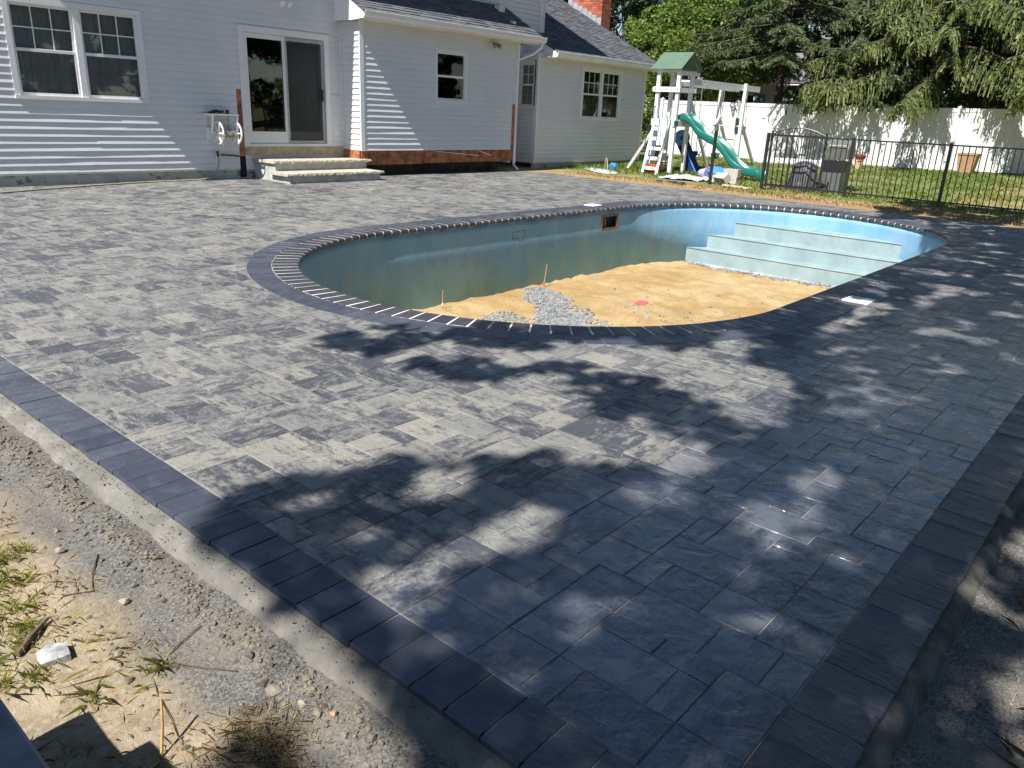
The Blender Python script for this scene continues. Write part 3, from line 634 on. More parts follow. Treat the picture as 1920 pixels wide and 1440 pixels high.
    # ---- windows ---------------------------------------------------------------
    def dh_window(u0, u1, z0, z1, y, units, cols=3, rows=2, grid_low=True, casing=.085, curtain=None):
        w = bpy.data.objects.new('window', None); COL.objects.link(w); w.location = ((u0 + u1) / 2, y, z0); w.parent = house; w.matrix_parent_inverse = house.matrix_basis.inverted()
        mb = MB(); c = casing; yo = y - .03; yi = y + .05
        mb.box(u0, yo, z1 - c, u1, yi, z1); mb.box(u0, yo - .012, z0 - .01, u1, yi, z0 + c * .55); mb.box(u0, yo, z0 + c * .55, u0 + c, yi, z1 - c); mb.box(u1 - c, yo, z0 + c * .55, u1, yi, z1 - c)
        gap = .10; W = (u1 - u0 - 2 * c - gap * (units - 1)) / units
        for k in range(units - 1): a = u0 + c + W * (k + 1) + gap * k; mb.box(a, yo + .006, z0 + c * .55, a + gap, yi, z1 - c)
        mb.build('frame', 'trim', w)
        zm = (z0 + c * .55 + z1 - c) / 2
        for k in range(units):
            a = u0 + c + (W + gap) * k; b = a + W
            for (q0, q1, yy, gr) in ((zm - .015, z1 - c, y + .012, True), (z0 + c * .55, zm + .02, y + .032 - .034, grid_low)):
                s = .042; ys = yy + .003
                mb = MB(); mb.box(a, yy, q0, a + s, yy + .03, q1); mb.box(b - s, yy, q0, b, yy + .03, q1); mb.box(a + s, yy, q0, b - s, yy + .03, q0 + s * 1.05); mb.box(a + s, yy, q1 - s, b - s, yy + .03, q1); mb.build('sash', 'trim', w)
                MB().box(a + s - .004, yy + .012, q0 + s - .004, b - s + .004, yy + .018, q1 - s + .004).build('pane', 'glass', w)
                if gr:
                    mb = MB(); mo = .0185 if q0 < zm - .1 else .0045
                    for i in range(1, cols): x = a + s + (b - a - 2 * s) * i / cols; mb.box(x - .009, yy + mo, q0 + s, x + .009, yy + mo + .007, q1 - s)
                    for j in range(1, rows): z = q0 + s + (q1 - q0 - 2 * s) * j / rows; mb.box(a + s, yy + mo + .0002, z - .009, b - s, yy + mo + .0068, z + .009)
                    mb.build('muntin_grid', 'trim', w)
        if curtain:
            N = 120; V = []; F = []
            for i in range(N + 1):
                x = u0 + .03 + (u1 - u0 - .06) * i / N; yy = y + .115 + .028 * math.sin(i * .62 + 1.3 * math.sin(i * .11)) + .012 * math.sin(i * 1.7)
                V += [(x, yy, z0 + .02), (x, yy + .01, z1 - .02)]
            for i in range(N): F.append((2 * i, 2 * i + 2, 2 * i + 3, 2 * i + 1))
            npmesh('curtain', V, F, 'curtain', w, smooth=True)
        return w
    dh_window(4.66, 6.78, 1.345, 2.82, VM, 2, curtain=True)
    dh_window(13.15, 14.19, 1.63, 2.75, VB, 1, cols=1, rows=1, grid_low=False, casing=.055)
    XF[0] = lambda p: (p[1], -p[0], p[2])
    nwin = dh_window(-14.865, -14.255, 1.60, 2.80, 17.36, 1, cols=2, rows=2, casing=.075)
    XF[0] = None
    dh_window(19.33, 21.41, 1.345, 2.80, VW, 2, casing=.10)
    # dim rooms behind the glass
    for a, b, c, d, e, f in ((4.3, 10.95, VM + .15, VM + 4.2, .55, 3.0), (12.6, 14.8, VB + .13, VB + 2.6, .6, 3.0), (17.5, 22.0, VW + .15, VW + 3.4, .3, 2.95)):
        mb = MB(); q = .02
        mb.box(a, d, e, b, d + q, f); mb.box(a - q, c, e, a, d, f); mb.box(b, c, e, b + q, d, f); mb.box(a, c, e - q, b, d, e); mb.box(a, c, f, b, d, f + q); mb.build('room_lining', 'room', house)
    # ---- sliding door ----------------------------------------------------------
    dr = bpy.data.objects.new('patio_door', None); COL.objects.link(dr); dr.location = (9.62, VM, .6); dr.parent = house; dr.matrix_parent_inverse = house.matrix_basis.inverted()
    mb = MB(); y0 = VM - .03; y1 = VM + .10
    mb.box(8.585, y0, 2.685, 10.66, y1, 2.80); mb.box(8.585, y0, .60, 8.70, y1, 2.685); mb.box(10.55, y0, .60, 10.66, y1, 2.685); mb.box(8.70, y0 + .005, .60, 10.55, y1, .655); mb.build('frame', 'trim', dr)
    def leaf(name, a, b, yy, z0, z1, st, br, mat='trim'):
        mb = MB(); mb.box(a, yy, z0, a + st, yy + .035, z1); mb.box(b - st, yy, z0, b, yy + .035, z1); mb.box(a + st, yy, z0, b - st, yy + .035, z0 + br); mb.box(a + st, yy, z1 - st, b - st, yy + .035, z1); mb.build(name, mat, dr)
    leaf('fixed_leaf', 8.70, 9.64, VM + .004, .66, 2.68, .085, .225); MB().box(8.78, VM + .018, .88, 9.56, VM + .024, 2.60).build('pane', 'glass', dr)
    leaf('sliding_leaf', 9.56, 10.55, VM + .052, .66, 2.68, .085, .225); MB().box(9.64, VM + .066, .88, 10.47, VM + .072, 2.60).build('pane', 'glass', dr)
    leaf('screen_frame', 9.62, 10.50, VM - .012, .665, 2.64, .03, .05, 'conc')
    t = NT('screen_mesh'); t.b.inputs['Base Color'].default_value = (.05, .052, .056, 1); t.b.inputs['Roughness'].default_value = .8; tp = t.n.new('ShaderNodeBsdfTransparent'); mx = t.n.new('ShaderNodeMixShader'); mx.inputs[0].default_value = .5
    t.link(tp.outputs[0], mx.inputs[1]); t.link(t.b.outputs[0], mx.inputs[2]); t.link(mx.outputs[0], t.out.inputs[0]); M['mesh'] = t.m
    MB().box(9.65, VM + .003, .715, 10.47, VM + .0035, 2.61).build('screen', 'mesh', dr)
    mb = MB(); mb.box(10.44, VM - .05, 1.50, 10.475, VM - .013, 1.74); mb.build('handle', 'blackmetal', dr)
    mb = MB(); n = 9
    for i in range(n): x = 10.20 + i * .028; mb.box(x, VM + .16, .9, x + .02, VM + .19, 2.58)
    mb.build('vertical_blind', 'curtain', dr)
    # ---- eaves, roofs ----------------------------------------------------------
    def shingles(parent, u0, u1, y0, z0, y1, z1, name='shingles'):
        L = math.hypot(y1 - y0, z1 - z0); n = int(L / .125); dy, dz = (y1 - y0) / L, (z1 - z0) / L; mb = MB()
        for r in range(n + 1):
            s0 = r * .125; s1 = min(L, s0 + .145)
            if s1 <= s0: continue
            u = u0 + random.uniform(-.25, 0)
            while u < u1:
                w = random.uniform(.16, .34); a, b = max(u, u0), min(u + w - .006, u1); u += w
                if b - a < .02: continue
                t = random.choice((.014, .021)); nn = (-dz, dy); tint = (min(1, max(0, random.gauss(.45, .28))), 0, 0)
                p = lambda s, h: (y0 + dy * s + nn[0] * h, z0 + dz * s + nn[1] * h)
                q = [p(s0, .0), p(s0, t), p(s1, .002), p(s1, 0)]; mb.prism(q, 'x', a, b, tint)
        return mb.build(name, 'shingle', parent, kind='stuff')
    def gutter(u0, u1, y, z, parent, name='gutter'):
        prof = [(y + .11, z), (y + .11, z - .12), (y + .03, z - .12), (y - .005, z - .075), (y - .008, z - .03), (y - .02, z), (y - .012, z + .004), (y + .0, z - .02), (y + .004, z - .07), (y + .035, z - .112), (y + .104, z - .112), (y + .104, z)]
        return MB().prism(prof, 'x', u0, u1).build(name, 'trim', parent)
    # lean-to over the kitchen
    K1 = .565; e0, f0 = 13.50, 3.265; zt = f0 + (VU - e0) * K1
    rf = MB().prism([(e0, f0 - .02), (e0, f0), (VU - .001, zt), (VU - .001, zt - .03)], 'x', 10.86, 16.62).build('lean_to_roof', 'shingle', house)
    shingles(rf, 10.86, 16.62, e0 - .02, f0 + .001, VU - .002, zt + .01)
    gutter(10.84, 16.66, 13.40, f0 - .004, rf)
    MB().box(10.86, 13.511, 3.10, 16.60, 13.53, 3.243).build('fascia', 'trim', rf); MB().box(10.9, 13.531, 3.10, 16.60, VB - .001, 3.12).build('soffit', 'soffit', rf)
    MB().prism([(13.43, 3.12), (VB + .04, 3.09), (VM - .001, 3.09), (VM - .001, f0 - .03 + (VM - e0) * K1), (13.47, f0 - .03)], 'x', 10.83, 10.858).build('rake_board', 'trim', rf)
    MB().prism([(13.46, 3.12), (VB, 3.10), (VU - .002, 3.10), (VU - .002, zt - .035), (13.5, f0 - .03)], 'x', 16.56, 16.598).build('rake_board', 'trim', rf)
    vb = MB(); vb.box(16.05, 14.50, 3.82, 16.25, 14.68, 4.02); vb.box(16.02, 14.47, 4.02, 16.28, 14.70, 4.04); vb.build('roof_vent', 'trim', rf)
    ds = MB(); ds.tube([(16.55, 13.44, 3.15), (16.54, 13.46, 3.04), (16.42, 13.62, 2.88), (16.16, 13.84, 2.74), (16.10, 13.88, 2.62), (16.10, 13.88, .50), (16.10, 13.86, .16), (16.08, 13.70, .05)], .030, 8); ds.build('downspout', 'trim', rf)
    # wing roof
    K2 = .5; e1, f1, yr = 13.86, 3.045, 18.2; zr = f1 + (yr - e1) * K2
    wr = MB().prism([(e1, f1 - .02), (e1, f1), (yr, zr), (22.5, f1), (22.5, f1 - .03), (yr, zr - .03)], 'x', 17.66, 23.10).build('wing_roof', 'shingle', house)
    shingles(wr, 17.66, 23.10, e1 - .02, f1 + .001, yr, zr + .01)
    gutter(17.62, 23.12, 13.765, f1 - .004, wr)
    MB().box(17.66, e1 + .011, 2.88, 23.08, e1 + .03, f1 - .022).build('fascia', 'trim', wr); MB().box(17.4, e1 + .031, 2.88, 23.08, VW - .001, 2.90).build('soffit', 'soffit', wr)
    MB().prism([(13.78, 2.90), (VW, 2.87), (VU - .002, 2.87), (VU - .002, f1 - .03 + (VU - e1) * K2), (13.82, f1 - .03)], 'x', 17.60, 17.658).build('rake_board', 'trim', wr)
    MB().prism([(13.9, 2.90), (VW, 2.88), (yr, zr - .20), (yr, zr - .032), (e1 + .01, f1 - .022)], 'x', 23.03, 23.095).build('rake_board', 'trim', wr)
    # main roof, above the frame
    mr = MB().prism([(13.72, 5.28), (13.72, 5.40), (18.4, 8.0), (22.8, 5.40), (22.8, 5.28), (18.4, 7.85)], 'x', 3.70, 18.50).build('main_roof', 'shingle', house)
    MB().box(3.70, 13.72, 5.20, 18.50, VU, 5.279).build('soffit', 'trim', mr)
    # chimney of separate bricks over a mortar core
    ch = bpy.data.objects.new('chimney', None); COL.objects.link(ch); ch.location = (23.35, 16.9, 3); ch.parent = house; ch.matrix_parent_inverse = house.matrix_basis.inverted()
    a0, a1, b0, b1 = 23.06, 23.58, 16.30, 17.62; MB().box(a0 + .012, b0 + .012, 0, a1 - .012, b1 - .012, 6.3).build('mortar_core', 'brickmortar', ch); mb = MB()
    z = 3.6; r = 0
    while z < 6.3:
        for (p0, p1, fx) in ((b0, b1, lambda s, e: (a0, s, a0 + .1, e)), (a0, a1, lambda s, e: (s, b0, e, b0 + .1))):
            s = p0 - (r % 2) * .11
            while s < p1:
                q0, q1 = max(s, p0), min(s + .205, p1); s += .215
                if q1 - q0 > .03: x0, y0_, x1, y1_ = fx(q0, q1); j = random.uniform(0, .004); mb.box(x0 + j, y0_ + j, z, x1 + j, y1_ + j, z + .064, (random.random(), 0, 0))
        z += .075; r += 1
    mb.build('bricks', 'brick', ch, kind='stuff')
    mb = MB(); y = b0
    while y < b1 - .05:
        zz = f1 + (y - e1) * K2; mb.box(a0 - .010, y, zz - .15, a0 - .002, y + .21, zz + .25); y += .20
    mb.build('stepped_flashing', 'flash', ch)
    # lamps under the eaves
    def spot(x, y, z, s=1):
        l = bpy.data.objects.new('flood_lamp', None); COL.objects.link(l); l.location = (x, y, z); l.parent = house; l.matrix_parent_inverse = house.matrix_basis.inverted()
        MB().tube([(x, y, z), (x, y - .03, z)], .05, 10).build('base_plate', 'trim', l)
        for d in (-1, 1):
            m = MB(); m.tube([(x, y - .03, z), (x + d * .06, y - .09, z - .03), (x + d * .075, y - .13, z - .06), (x + d * .085, y - .18, z - .09)], [.014, .025, .045, .055], 10); m.build('lamp_head', 'trim' if s else 'steel', l)
    spot(9.57, VM - .014, 3.33); spot(15.05, VB - .014, 3.03, 0)
    return house
house = make_house()

# ================================================================ ENTRY STEPS, HOSE REEL
st = thing('entry_steps', 'two concrete steps with rough stone treads below the sliding door', 'steps', (9.8, 13.7, 0))
MB().box(8.78, 13.66, -.02, 11.02, 14.385, .325).build('upper_block', 'conc', st); MB().box(8.70, 13.06, -.02, 10.90, 13.655, .135).build('lower_block', 'conc', st)
def tread(x0, y0, x1, y1, z0, z1):
    mb = MB(); n = 44; V = []; F = []
    P = [(x0 + (x1 - x0) * i / n, y0 + random.uniform(0, .016)) for i in range(n + 1)]
    for x, y in P: V += [(x, y, z0), (x, y - random.uniform(-.004, .008), (z0 + z1) / 2), (x, y + .006, z1), (x, y1, z1), (x, y1, z0)]
    for i in range(n):
        for k in range(5): F.append((i * 5 + k, (i + 1) * 5 + k, (i + 1) * 5 + (k + 1) % 5, i * 5 + (k + 1) % 5))
    F += [(4, 3, 2, 1, 0), tuple(n * 5 + k for k in range(5))]; mb.add(V, F); mb.build('tread', 'tread', st)
tread(8.73, 13.60, 11.12, 14.38, .326, .375); tread(8.62, 13.01, 10.98, 13.658, .136, .185)

hr = thing('hose_reel', 'white wall mounted hose reel on the siding left of the door', 'hose reel', (8.05, 14.37, .7))
yb = 14.385; mb = MB()
for x in (7.80, 8.30):
    mb.bar((x, yb - .012, .70), (x, yb - .012, 1.18), .03, .03); mb.bar((x, yb - .02, 1.165), (x, yb - .30, 1.165), .03, .03); mb.bar((x, yb - .29, 1.15), (x, yb - .20, .86), .03, .03); mb.bar((x, yb - .02, .95), (x, yb - .22, .92), .03, .03)
mb.build('bracket', 'playwhite', hr); MB().box(7.78, yb - .31, 1.175, 8.32, yb - .01, 1.20).build('top_shelf', 'playwhite', hr)
MB().box(7.81, yb - .03, .72, 8.29, yb - .006, .93).build('back_plate', 'playwhite', hr)
for x in (7.92, 8.29):
    mb = MB(); c = (x, yb - .22, .86); r = .20
    mb.tube([(x, c[1] + r * math.cos(t * .3307), c[2] + r * math.sin(t * .3307)) for t in range(20)], .017, 6)
    for k in range(6): t = k * 1.0472; mb.bar(c, (x, c[1] + r * math.cos(t), c[2] + r * math.sin(t)), .02, .035, (1, 0, 0))
    mb.build('wheel', 'playwhite', hr)
mb = MB(); mb.tube([(7.93, yb - .22, .86), (8.28, yb - .22, .86)], .055, 12); mb.build('drum', 'playwhite', hr)
mb = MB(); pts = []
for i in range(90): t = i * .55; pts.append((7.96 + .28 * abs(((i / 22) % 2) - 1), yb - .22 + (.075) * math.cos(t), .86 + .075 * math.sin(t)))
mb.tube(pts, .011, 5); mb.build('wound_hose', 'hose', hr)
mb = MB(); mb.tube([(7.93, yb - .36, .88), (7.88, yb - .44, .84), (7.87, yb - .45, .72), (7.89, yb - .44, .62)], .012, 6); mb.build('hose_tail', 'hose', hr)
cup = thing('cup', 'small red cup standing on top of the hose reel', 'cup', (8.20, yb - .12, 1.2)); mb = MB(); mb.tube([(8.20, yb - .12, 1.201), (8.20, yb - .12, 1.27)], [.026, .034], 14); mb.build('body', 'red', cup); mb = MB(); mb.tube([(8.20, yb - .12, 1.268), (8.20, yb - .12, 1.276)], .036, 14); mb.build('rim', 'red', cup)
gl = thing('work_gloves', 'dark crumpled gloves lying on top of the hose reel', 'gloves', (7.98, yb - .14, 1.2)); mb = MB()
for k in range(9): mb.blob((7.88 + .025 * k, yb - .14 + random.uniform(-.05, .05), 1.225 + random.uniform(0, .03)), random.uniform(.03, .05), .6, .4)
mb.build('fabric', 'hosedark', gl)
fc = thing('wall_faucet', 'dark wall faucet with a pipe stub low on the siding', 'faucet', (7.97, 14.38, .46)); mb = MB(); mb.tube([(8.0, 14.38, .47), (7.97, 14.33, .47), (7.96, 14.30, .43)], [.02, .022, .02], 8); mb.build('spout', 'hosedark', fc)
mb = MB(); mb.tube([(7.97, 14.33, .49), (7.97, 14.33, .52)], .025, 8); mb.build('knob', 'hosedark', fc); mb = MB(); mb.tube([(8.06, 14.355, .45), (8.30, 14.35, .44), (8.45, 14.355, .42)], .015, 6); mb.build('pipe', 'hosedark', fc)
def spline(P, n=10):
    out = []
    for i in range(len(P) - 1):
        p0, p1, p2, p3 = [Vector(P[max(0, min(len(P) - 1, i + k))]) for k in (-1, 0, 1, 2)]
        for j in range(n):
            t = j / n; out.append(.5 * ((2 * p1) + (-p0 + p2) * t + (2 * p0 - 5 * p1 + 4 * p2 - p3) * t * t + (-p0 + 3 * p1 - 3 * p2 + p3) * t ** 3))
    return out + [Vector(P[-1])]
mb = MB(); mb.tube(spline([(7.96, 14.295, .42), (7.95, 14.28, .30), (7.86, 14.25, .14), (7.62, 14.22, .03), (7.2, 14.24, .014), (6.4, 14.16, .014), (5.6, 13.98, .014), (4.7, 13.70, .014), (3.8, 13.40, .014), (2.4, 13.1, .014)], 10), .014, 7)
tag(mb.build('garden_hose', 'hose', smooth=True), 'tan garden hose running from the wall faucet along the foot of the house', 'hose')
# a dining chair seen dimly through the glass
for x, y, r, lab in ((9.05, 15.3, .2, 'dark dining chair with hooped back, nearer the left edge behind the door glass'), (9.55, 15.5, -.15, 'dark dining chair with hooped back in the middle behind the door glass')):
    z0 = .56; c = thing('dining_chair', lab, 'chair', (x, y, z0), 'chairs behind the door glass')
    mb = MB(); mb.tube([(x - .2, y, z0 + .45)] + [(x - .2 * math.cos(t * .314), y, z0 + .78 + .22 * math.sin(t * .314)) for t in range(11)] + [(x + .2, y, z0 + .45)], .014, 6); mb.build('hoop', 'chairwood', c)
    mb = MB()
    for k in (-2, -1, 0, 1, 2): mb.tube([(x + k * .045, y, z0 + .45), (x + k * .07, y, z0 + .78 + .2 * math.sqrt(1 - (k * .07 / .2) ** 2 * .9))], .008, 5)
    mb.build('spindles', 'chairwood', c); MB().box(x - .21, y - .02, z0 + .42, x + .21, y + .38, z0 + .45).build('seat', 'chairwood', c)
    for dx in (-.18, .18):
        for dy in (0, .35): m = MB(); m.tube([(x + dx, y + dy, z0), (x + dx, y + dy, z0 + .42)], .015, 6); m.build('leg', 'chairwood', c)

# ================================================================ BLACK FENCE AND GATE
def make_black_fence():
    X = 18.1
    def picket_run(parent, x0, y0, x1, y1, zt, spacing=.112, zb=.06, arch=None):
        L = math.hypot(x1 - x0, y1 - y0); n = max(1, round(L / spacing))
        for i in range(1, n):
            t = i / n; x, y = x0 + (x1 - x0) * t, y0 + (y1 - y0) * t; top = zt - .012 if arch is None else zt + arch * (1 - (2 * t - 1) ** 2) - .01
            m = MB(); m.box(x - .0085, y - .0085, zb, x + .0085, y + .0085, top); m.build('picket', 'blackmetal', parent, origin=(x, y, zb))
    def post(parent, x, y, zt=1.27):
        m = MB(); m.box(x - .03, y - .03, -.1, x + .03, y + .03, zt); p = m.build('post', 'blackmetal', parent, origin=(x, y, 0))
        m = MB(); m.prism([(x - .036, zt), (x + .036, zt), (x + .03, zt + .014), (x - .03, zt + .014)], 'y', y - .036, y + .036); m.build('post_cap', 'blackmetal', p)
    f = thing('metal_fence', 'black metal picket fence between the patio and the lawn', 'fence', (X, 5, 0))
    ys = [7.83, 5.90, 3.98, 2.06, .14, -1.78]
    for y in ys: post(f, X, y)
    for a, b in zip(ys[:-1], ys[1:]):
        for z in (1.235, .115): MB().bar((X, a - .03, z), (X, b + .03, z), .026, .03).build('rail', 'blackmetal', f)
        picket_run(f, X, a, X, b, 1.235)
    p = thing('gate_post', 'lone black metal gate post standing in front of the slide', 'post', (X, 9.16, 0)); post(p, X, 9.16, 1.25)
    g = thing('garden_gate', 'black metal gate with an arched top swung open against the picket fence', 'gate', (X + .06, 7.78, 0))
    x0, y0, x1, y1 = X + .05, 7.76, X + .20, 6.56
    for z in (1.245, .13): MB().bar((x0, y0, z), (x1, y1, z), .028, .032).build('rail', 'blackmetal', g)
    for (x, y) in ((x0, y0), (x1, y1)): MB().box(x - .02, y - .02, .08, x + .02, y + .02, 1.33).build('stile', 'blackmetal', g)
    pts = [(x0 + (x1 - x0) * k / 16, y0 + (y1 - y0) * k / 16, 1.245 + .17 * (1 - (k / 8 - 1) ** 2)) for k in range(17)]; m = MB(); m.tube(pts, .014, 6); m.build('arch', 'blackmetal', g)
    picket_run(g, x0, y0, x1, y1, 1.245, .125, .12, .17)
make_black_fence()

# ================================================================ WHITE PRIVACY FENCE
FENCE = [(27.0, 16.0, .13, 2.115), (27.72, 13.30, .142, 2.124), (29.1, 8.66, .187, 2.162), (30.62, 4.43, .281, 2.26), (31.9, .6, .34, 2.32)]
def make_white_fence():
    f = thing('vinyl_fence', 'tall white vinyl privacy fence along the back of the lawn', 'fence', (29.1, 8.66, .18)); P = FENCE
    seg = []
    for a, b in zip(P[:-1], P[1:]):
        L = math.hypot(b[0] - a[0], b[1] - a[1]); n = max(1, round(L / 2.4))
        for i in range(n): seg.append([tuple(a[k] + (b[k] - a[k]) * t for k in range(4)) for t in (i / n, (i + 1) / n)])
    for a, b in seg:
        d = Vector((b[0] - a[0], b[1] - a[1], 0)); L = d.length; d /= L; nn = Vector((-d.y, d.x, 0)); w = .151; n = int((L - .13) / w) ; w = (L - .13) / n
        for i in range(n):
            s0, s1 = .065 + i * w + .001, .065 + (i + 1) * w - .001; t = i / n; zb = a[2] + (b[2] - a[2]) * t; zt = a[3] + (b[3] - a[3]) * t - .08; m = MB(); V = []
            for (s, o) in ((s0, 0), (s0 + .006, -.007), (s1 - .006, -.007), (s1, 0), (s1 - .006, .012), (s0 + .006, .012)):
                V.append(Vector((a[0], a[1], 0)) + d * s + nn * o)
            m.add([(v.x, v.y, zb + .05) for v in V] + [(v.x, v.y, zt) for v in V], [tuple(range(5, -1, -1)), tuple(range(6, 12))] + [(k, (k + 1) % 6, 6 + (k + 1) % 6, 6 + k) for k in range(6)])
            m.build('plank', 'vinylfence', f, origin=tuple(V[0]))
        for z0, z1 in ((a[3] - .05, b[3] - .05), (a[2] + .08, b[2] + .08)):
            MB().bar((a[0] + d.x * .06, a[1] + d.y * .06, z0), (b[0] - d.x * .06, b[1] - d.y * .06, z1), .045, .12).build('rail', 'vinylfence', f)
        x, y = a[0], a[1]; m = MB(); m.box(x - .063, y - .063, a[2] - .2, x + .063, y + .063, a[3] + .02); po = m.build('post', 'vinylfence', f, origin=(x, y, a[2]))
        m = MB(); z = a[3] + .02; m.box(x - .075, y - .075, z, x + .075, y + .075, z + .025); m.add([(x - .065, y - .065, z + .025), (x + .065, y - .065, z + .025), (x + .065, y + .065, z + .025), (x - .065, y + .065, z + .025), (x, y, z + .09)], [(0, 1, 4), (1, 2, 4), (2, 3, 4), (3, 0, 4)]); m.build('post_cap', 'vinylfence', po)
make_white_fence()

# ================================================================ PLAY SET
def make_playset():
    g = gz(20, 11.4); p = thing('play_set', 'white swing set tower with green roof and green wave slide', 'play set', (19.95, 11.5, g))
    U0, U1, V0, V1 = 19.60, 20.30, 11.175, 11.785
    for x, y, z in ((U0, V0, 2.66), (U0, V1, 2.66), (U1, V0, 2.72), (U1, V1, 2.72)): MB().box(x - .048, y - .048, g - .1, x + .048, y + .048, z).build('post', 'playwhite', p, origin=(x, y, g))
    # deck
    for i in range(6): x = U0 + .03 + i * .112; MB().box(x, V0 - .05, 1.44, x + .105, V1 + .05, 1.47).build('deck_plank', 'playwhite', p)
    MB().box(U0 - .075, V0 - .06, 1.29, U0 - .05, V1 + .08, 1.475).build('deck_skirt', 'playwhite', p); MB().box(U0 - .02, V0 - .075, 1.29, U1 + .06, V0 - .05, 1.438).build('deck_skirt', 'playwhite', p)
    MB().box(U0 - .09, V0 - .12, 1.29, U0 - .03, V0 - .03, 1.44).build('corner_bracket', 'seat', p)
    # rails with diamond cut-outs
    def drail(x0, y0, x1, y1, zc, h, nd, th=.04, name='rail'):
        d = Vector((x1 - x0, y1 - y0, 0)); L = d.length; d /= L; sd = Vector((-d.y, d.x, 0)); mb = MB(); step = L / nd; rh = h * .26; rw = min(step * .3, h * .22); O = Vector((x0, y0, zc))
        for i in range(nd):
            s0 = i * step; s1 = s0 + step; c = (s0 + s1) / 2; hole = [(c - rw, 0), (c, -rh), (c + rw, 0), (c, rh)]; out = [(s0, -h / 2), (s1, -h / 2), (s1, h / 2), (s0, h / 2)]
            quads = [[out[0], out[1], hole[1]], [out[1], hole[2], hole[1]], [out[1], out[2], hole[2]], [out[2], hole[3], hole[2]], [out[2], out[3], hole[3]], [out[3], hole[0], hole[3]], [out[3], out[0], hole[0]], [out[0], hole[1], hole[0]]]
            for o in (-th / 2, th / 2):
                for q in quads: V = [O + d * s + Vector((0, 0, z)) + sd * o for s, z in q]; mb.add(V if o < 0 else V[::-1], [(0, 1, 2)])
            for k in range(4): a, b = hole[k], hole[(k + 1) % 4]; V = [O + d * s + Vector((0, 0, z)) + sd * o for (s, z), o in ((a, -th / 2), (b, -th / 2), (b, th / 2), (a, th / 2))]; mb.add(V, [(0, 1, 2, 3)])
        for z in (-h / 2, h / 2): V = [O + d * s + Vector((0, 0, z)) + sd * o for s, o in ((0, -th / 2), (L, -th / 2), (L, th / 2), (0, th / 2))]; mb.add(V, [(0, 1, 2, 3)])
        for s in (0, L): V = [O + d * s + Vector((0, 0, z)) + sd * o for z, o in ((-h / 2, -th / 2), (h / 2, -th / 2), (h / 2, th / 2), (-h / 2, th / 2))]; mb.add(V, [(0, 1, 2, 3)])
        return mb.build(name, 'playwhite', p)
    drail(U0 - .075, V1 + .12, U0 - .075, V0 - .10, 2.225, .125, 5); drail(U0 - .05, V0 - .075, U1 + .15, V0 - .075, 2.225, .11, 5); drail(U1 + .07, V0 - .1, U1 + .07, V1 + .1, 2.225, .11, 5)
    # roof: two green slopes, ridge along Y, planked
    yr0, yr1 = V0 - .13, V1 + .20; ux, ze, zr = (19.44, 20.62), 2.72, 3.165; um = 20.03
    for s in (0, 1):
        for k in range(5):
            t0, t1 = k / 5, (k + 1) / 5 - .006; x0 = ux[s] + (um - ux[s]) * t0; x1 = ux[s] + (um - ux[s]) * t1; z0 = ze + (zr - ze) * t0; z1 = ze + (zr - ze) * t1
            MB().add([(x0, yr0, z0), (x1, yr0, z1), (x1, yr1, z1), (x0, yr1, z0), (x0, yr0, z0 + .022), (x1, yr0, z1 + .022), (x1, yr1, z1 + .022), (x0, yr1, z0 + .022)], [(0, 1, 2, 3), (7, 6, 5, 4), (0, 4, 5, 1), (1, 5, 6, 2), (2, 6, 7, 3), (3, 7, 4, 0)]).build('roof_plank', 'playgreen', p)
    for y in (yr0 + .02, yr1 - .03): m = MB(); m.prism([(ux[0] + .12, ze + .01), (ux[0] + .22, ze + .01), (um, zr - .13), (ux[1] - .22, ze + .01), (ux[1] - .12, ze + .01), (um, zr - .012)], 'y', y, y + .02); m.build('gable_board', 'playgreen', p)
    MB().box(U0 - .07, yr0 + .06, 2.655, U0 - .03, yr1 - .06, 2.71).build('eave_beam', 'playwhite', p); MB().box(U0 - .05, V0 - .075, 2.60, U1 + .28, V0 - .051, 2.70).build('eave_beam', 'playwhite', p); MB().box(U1 + .05, yr0 + .06, 2.62, U1 + .08, yr1 - .06, 2.72).build('eave_beam', 'playwhite', p)
    # ladder on the -X face
    T = (U0 - .08, 1.45); Bq = (19.10, gz(19.1, 11.5)); 
    for y in (11.30, 11.74): MB().bar((T[0], y, T[1] + .03), (Bq[0], y, Bq[1] - .02), .035, .075, (0, 1, 0)).build('ladder_rail', 'playwhite', p)
    for k in range(5):
        t = .16 + k * .18; x = T[0] + (Bq[0] - T[0]) * t; z = T[1] + (Bq[1] - T[1]) * t; MB().box(x - .05, 11.32, z - .05, x + .04, 11.72, z + .035).build('rung', 'playwhite', p)
    for y in (11.24, 11.80): m = MB(); m.tube(spline([(U0 - .03, y, 1.80), (U0 - .16, y, 1.72), (U0 - .2, y, 1.5), (U0 - .38, y, .9), (19.06, y, .30)], 6), .013, 6); m.build('grab_bar', 'seat' if y > 11.5 else 'chain', p)
    # braces
    for a, b in (((U0, V1 + .05, 1.15), (19.95, V1 + 1.0, gz(20, 12.8))), ((20.36, V0, 1.95), (21.75, V0 - .05, gz(21.7, 11.2))), ((23.55, 11.2, 1.62), (25.05, 11.2, gz(25, 11.2))), ((23.6, 11.88, 1.62), (22.1, 11.9, gz(22, 11.9))), ((23.55, 11.88, 1.62), (24.9, 11.95, gz(25, 11.9)))):
        MB().bar(a, b, .075, .075, (0, 1, 0)).build('brace', 'playwhite', p)
    # swing beams and the end frame
    drail(U1 + .05, 11.185, 24.65, 11.185, 2.46, .165, 17, .045, 'swing_beam'); drail(U1 + .05, 11.86, 24.65, 11.86, 2.46, .165, 17, .045, 'swing_beam')
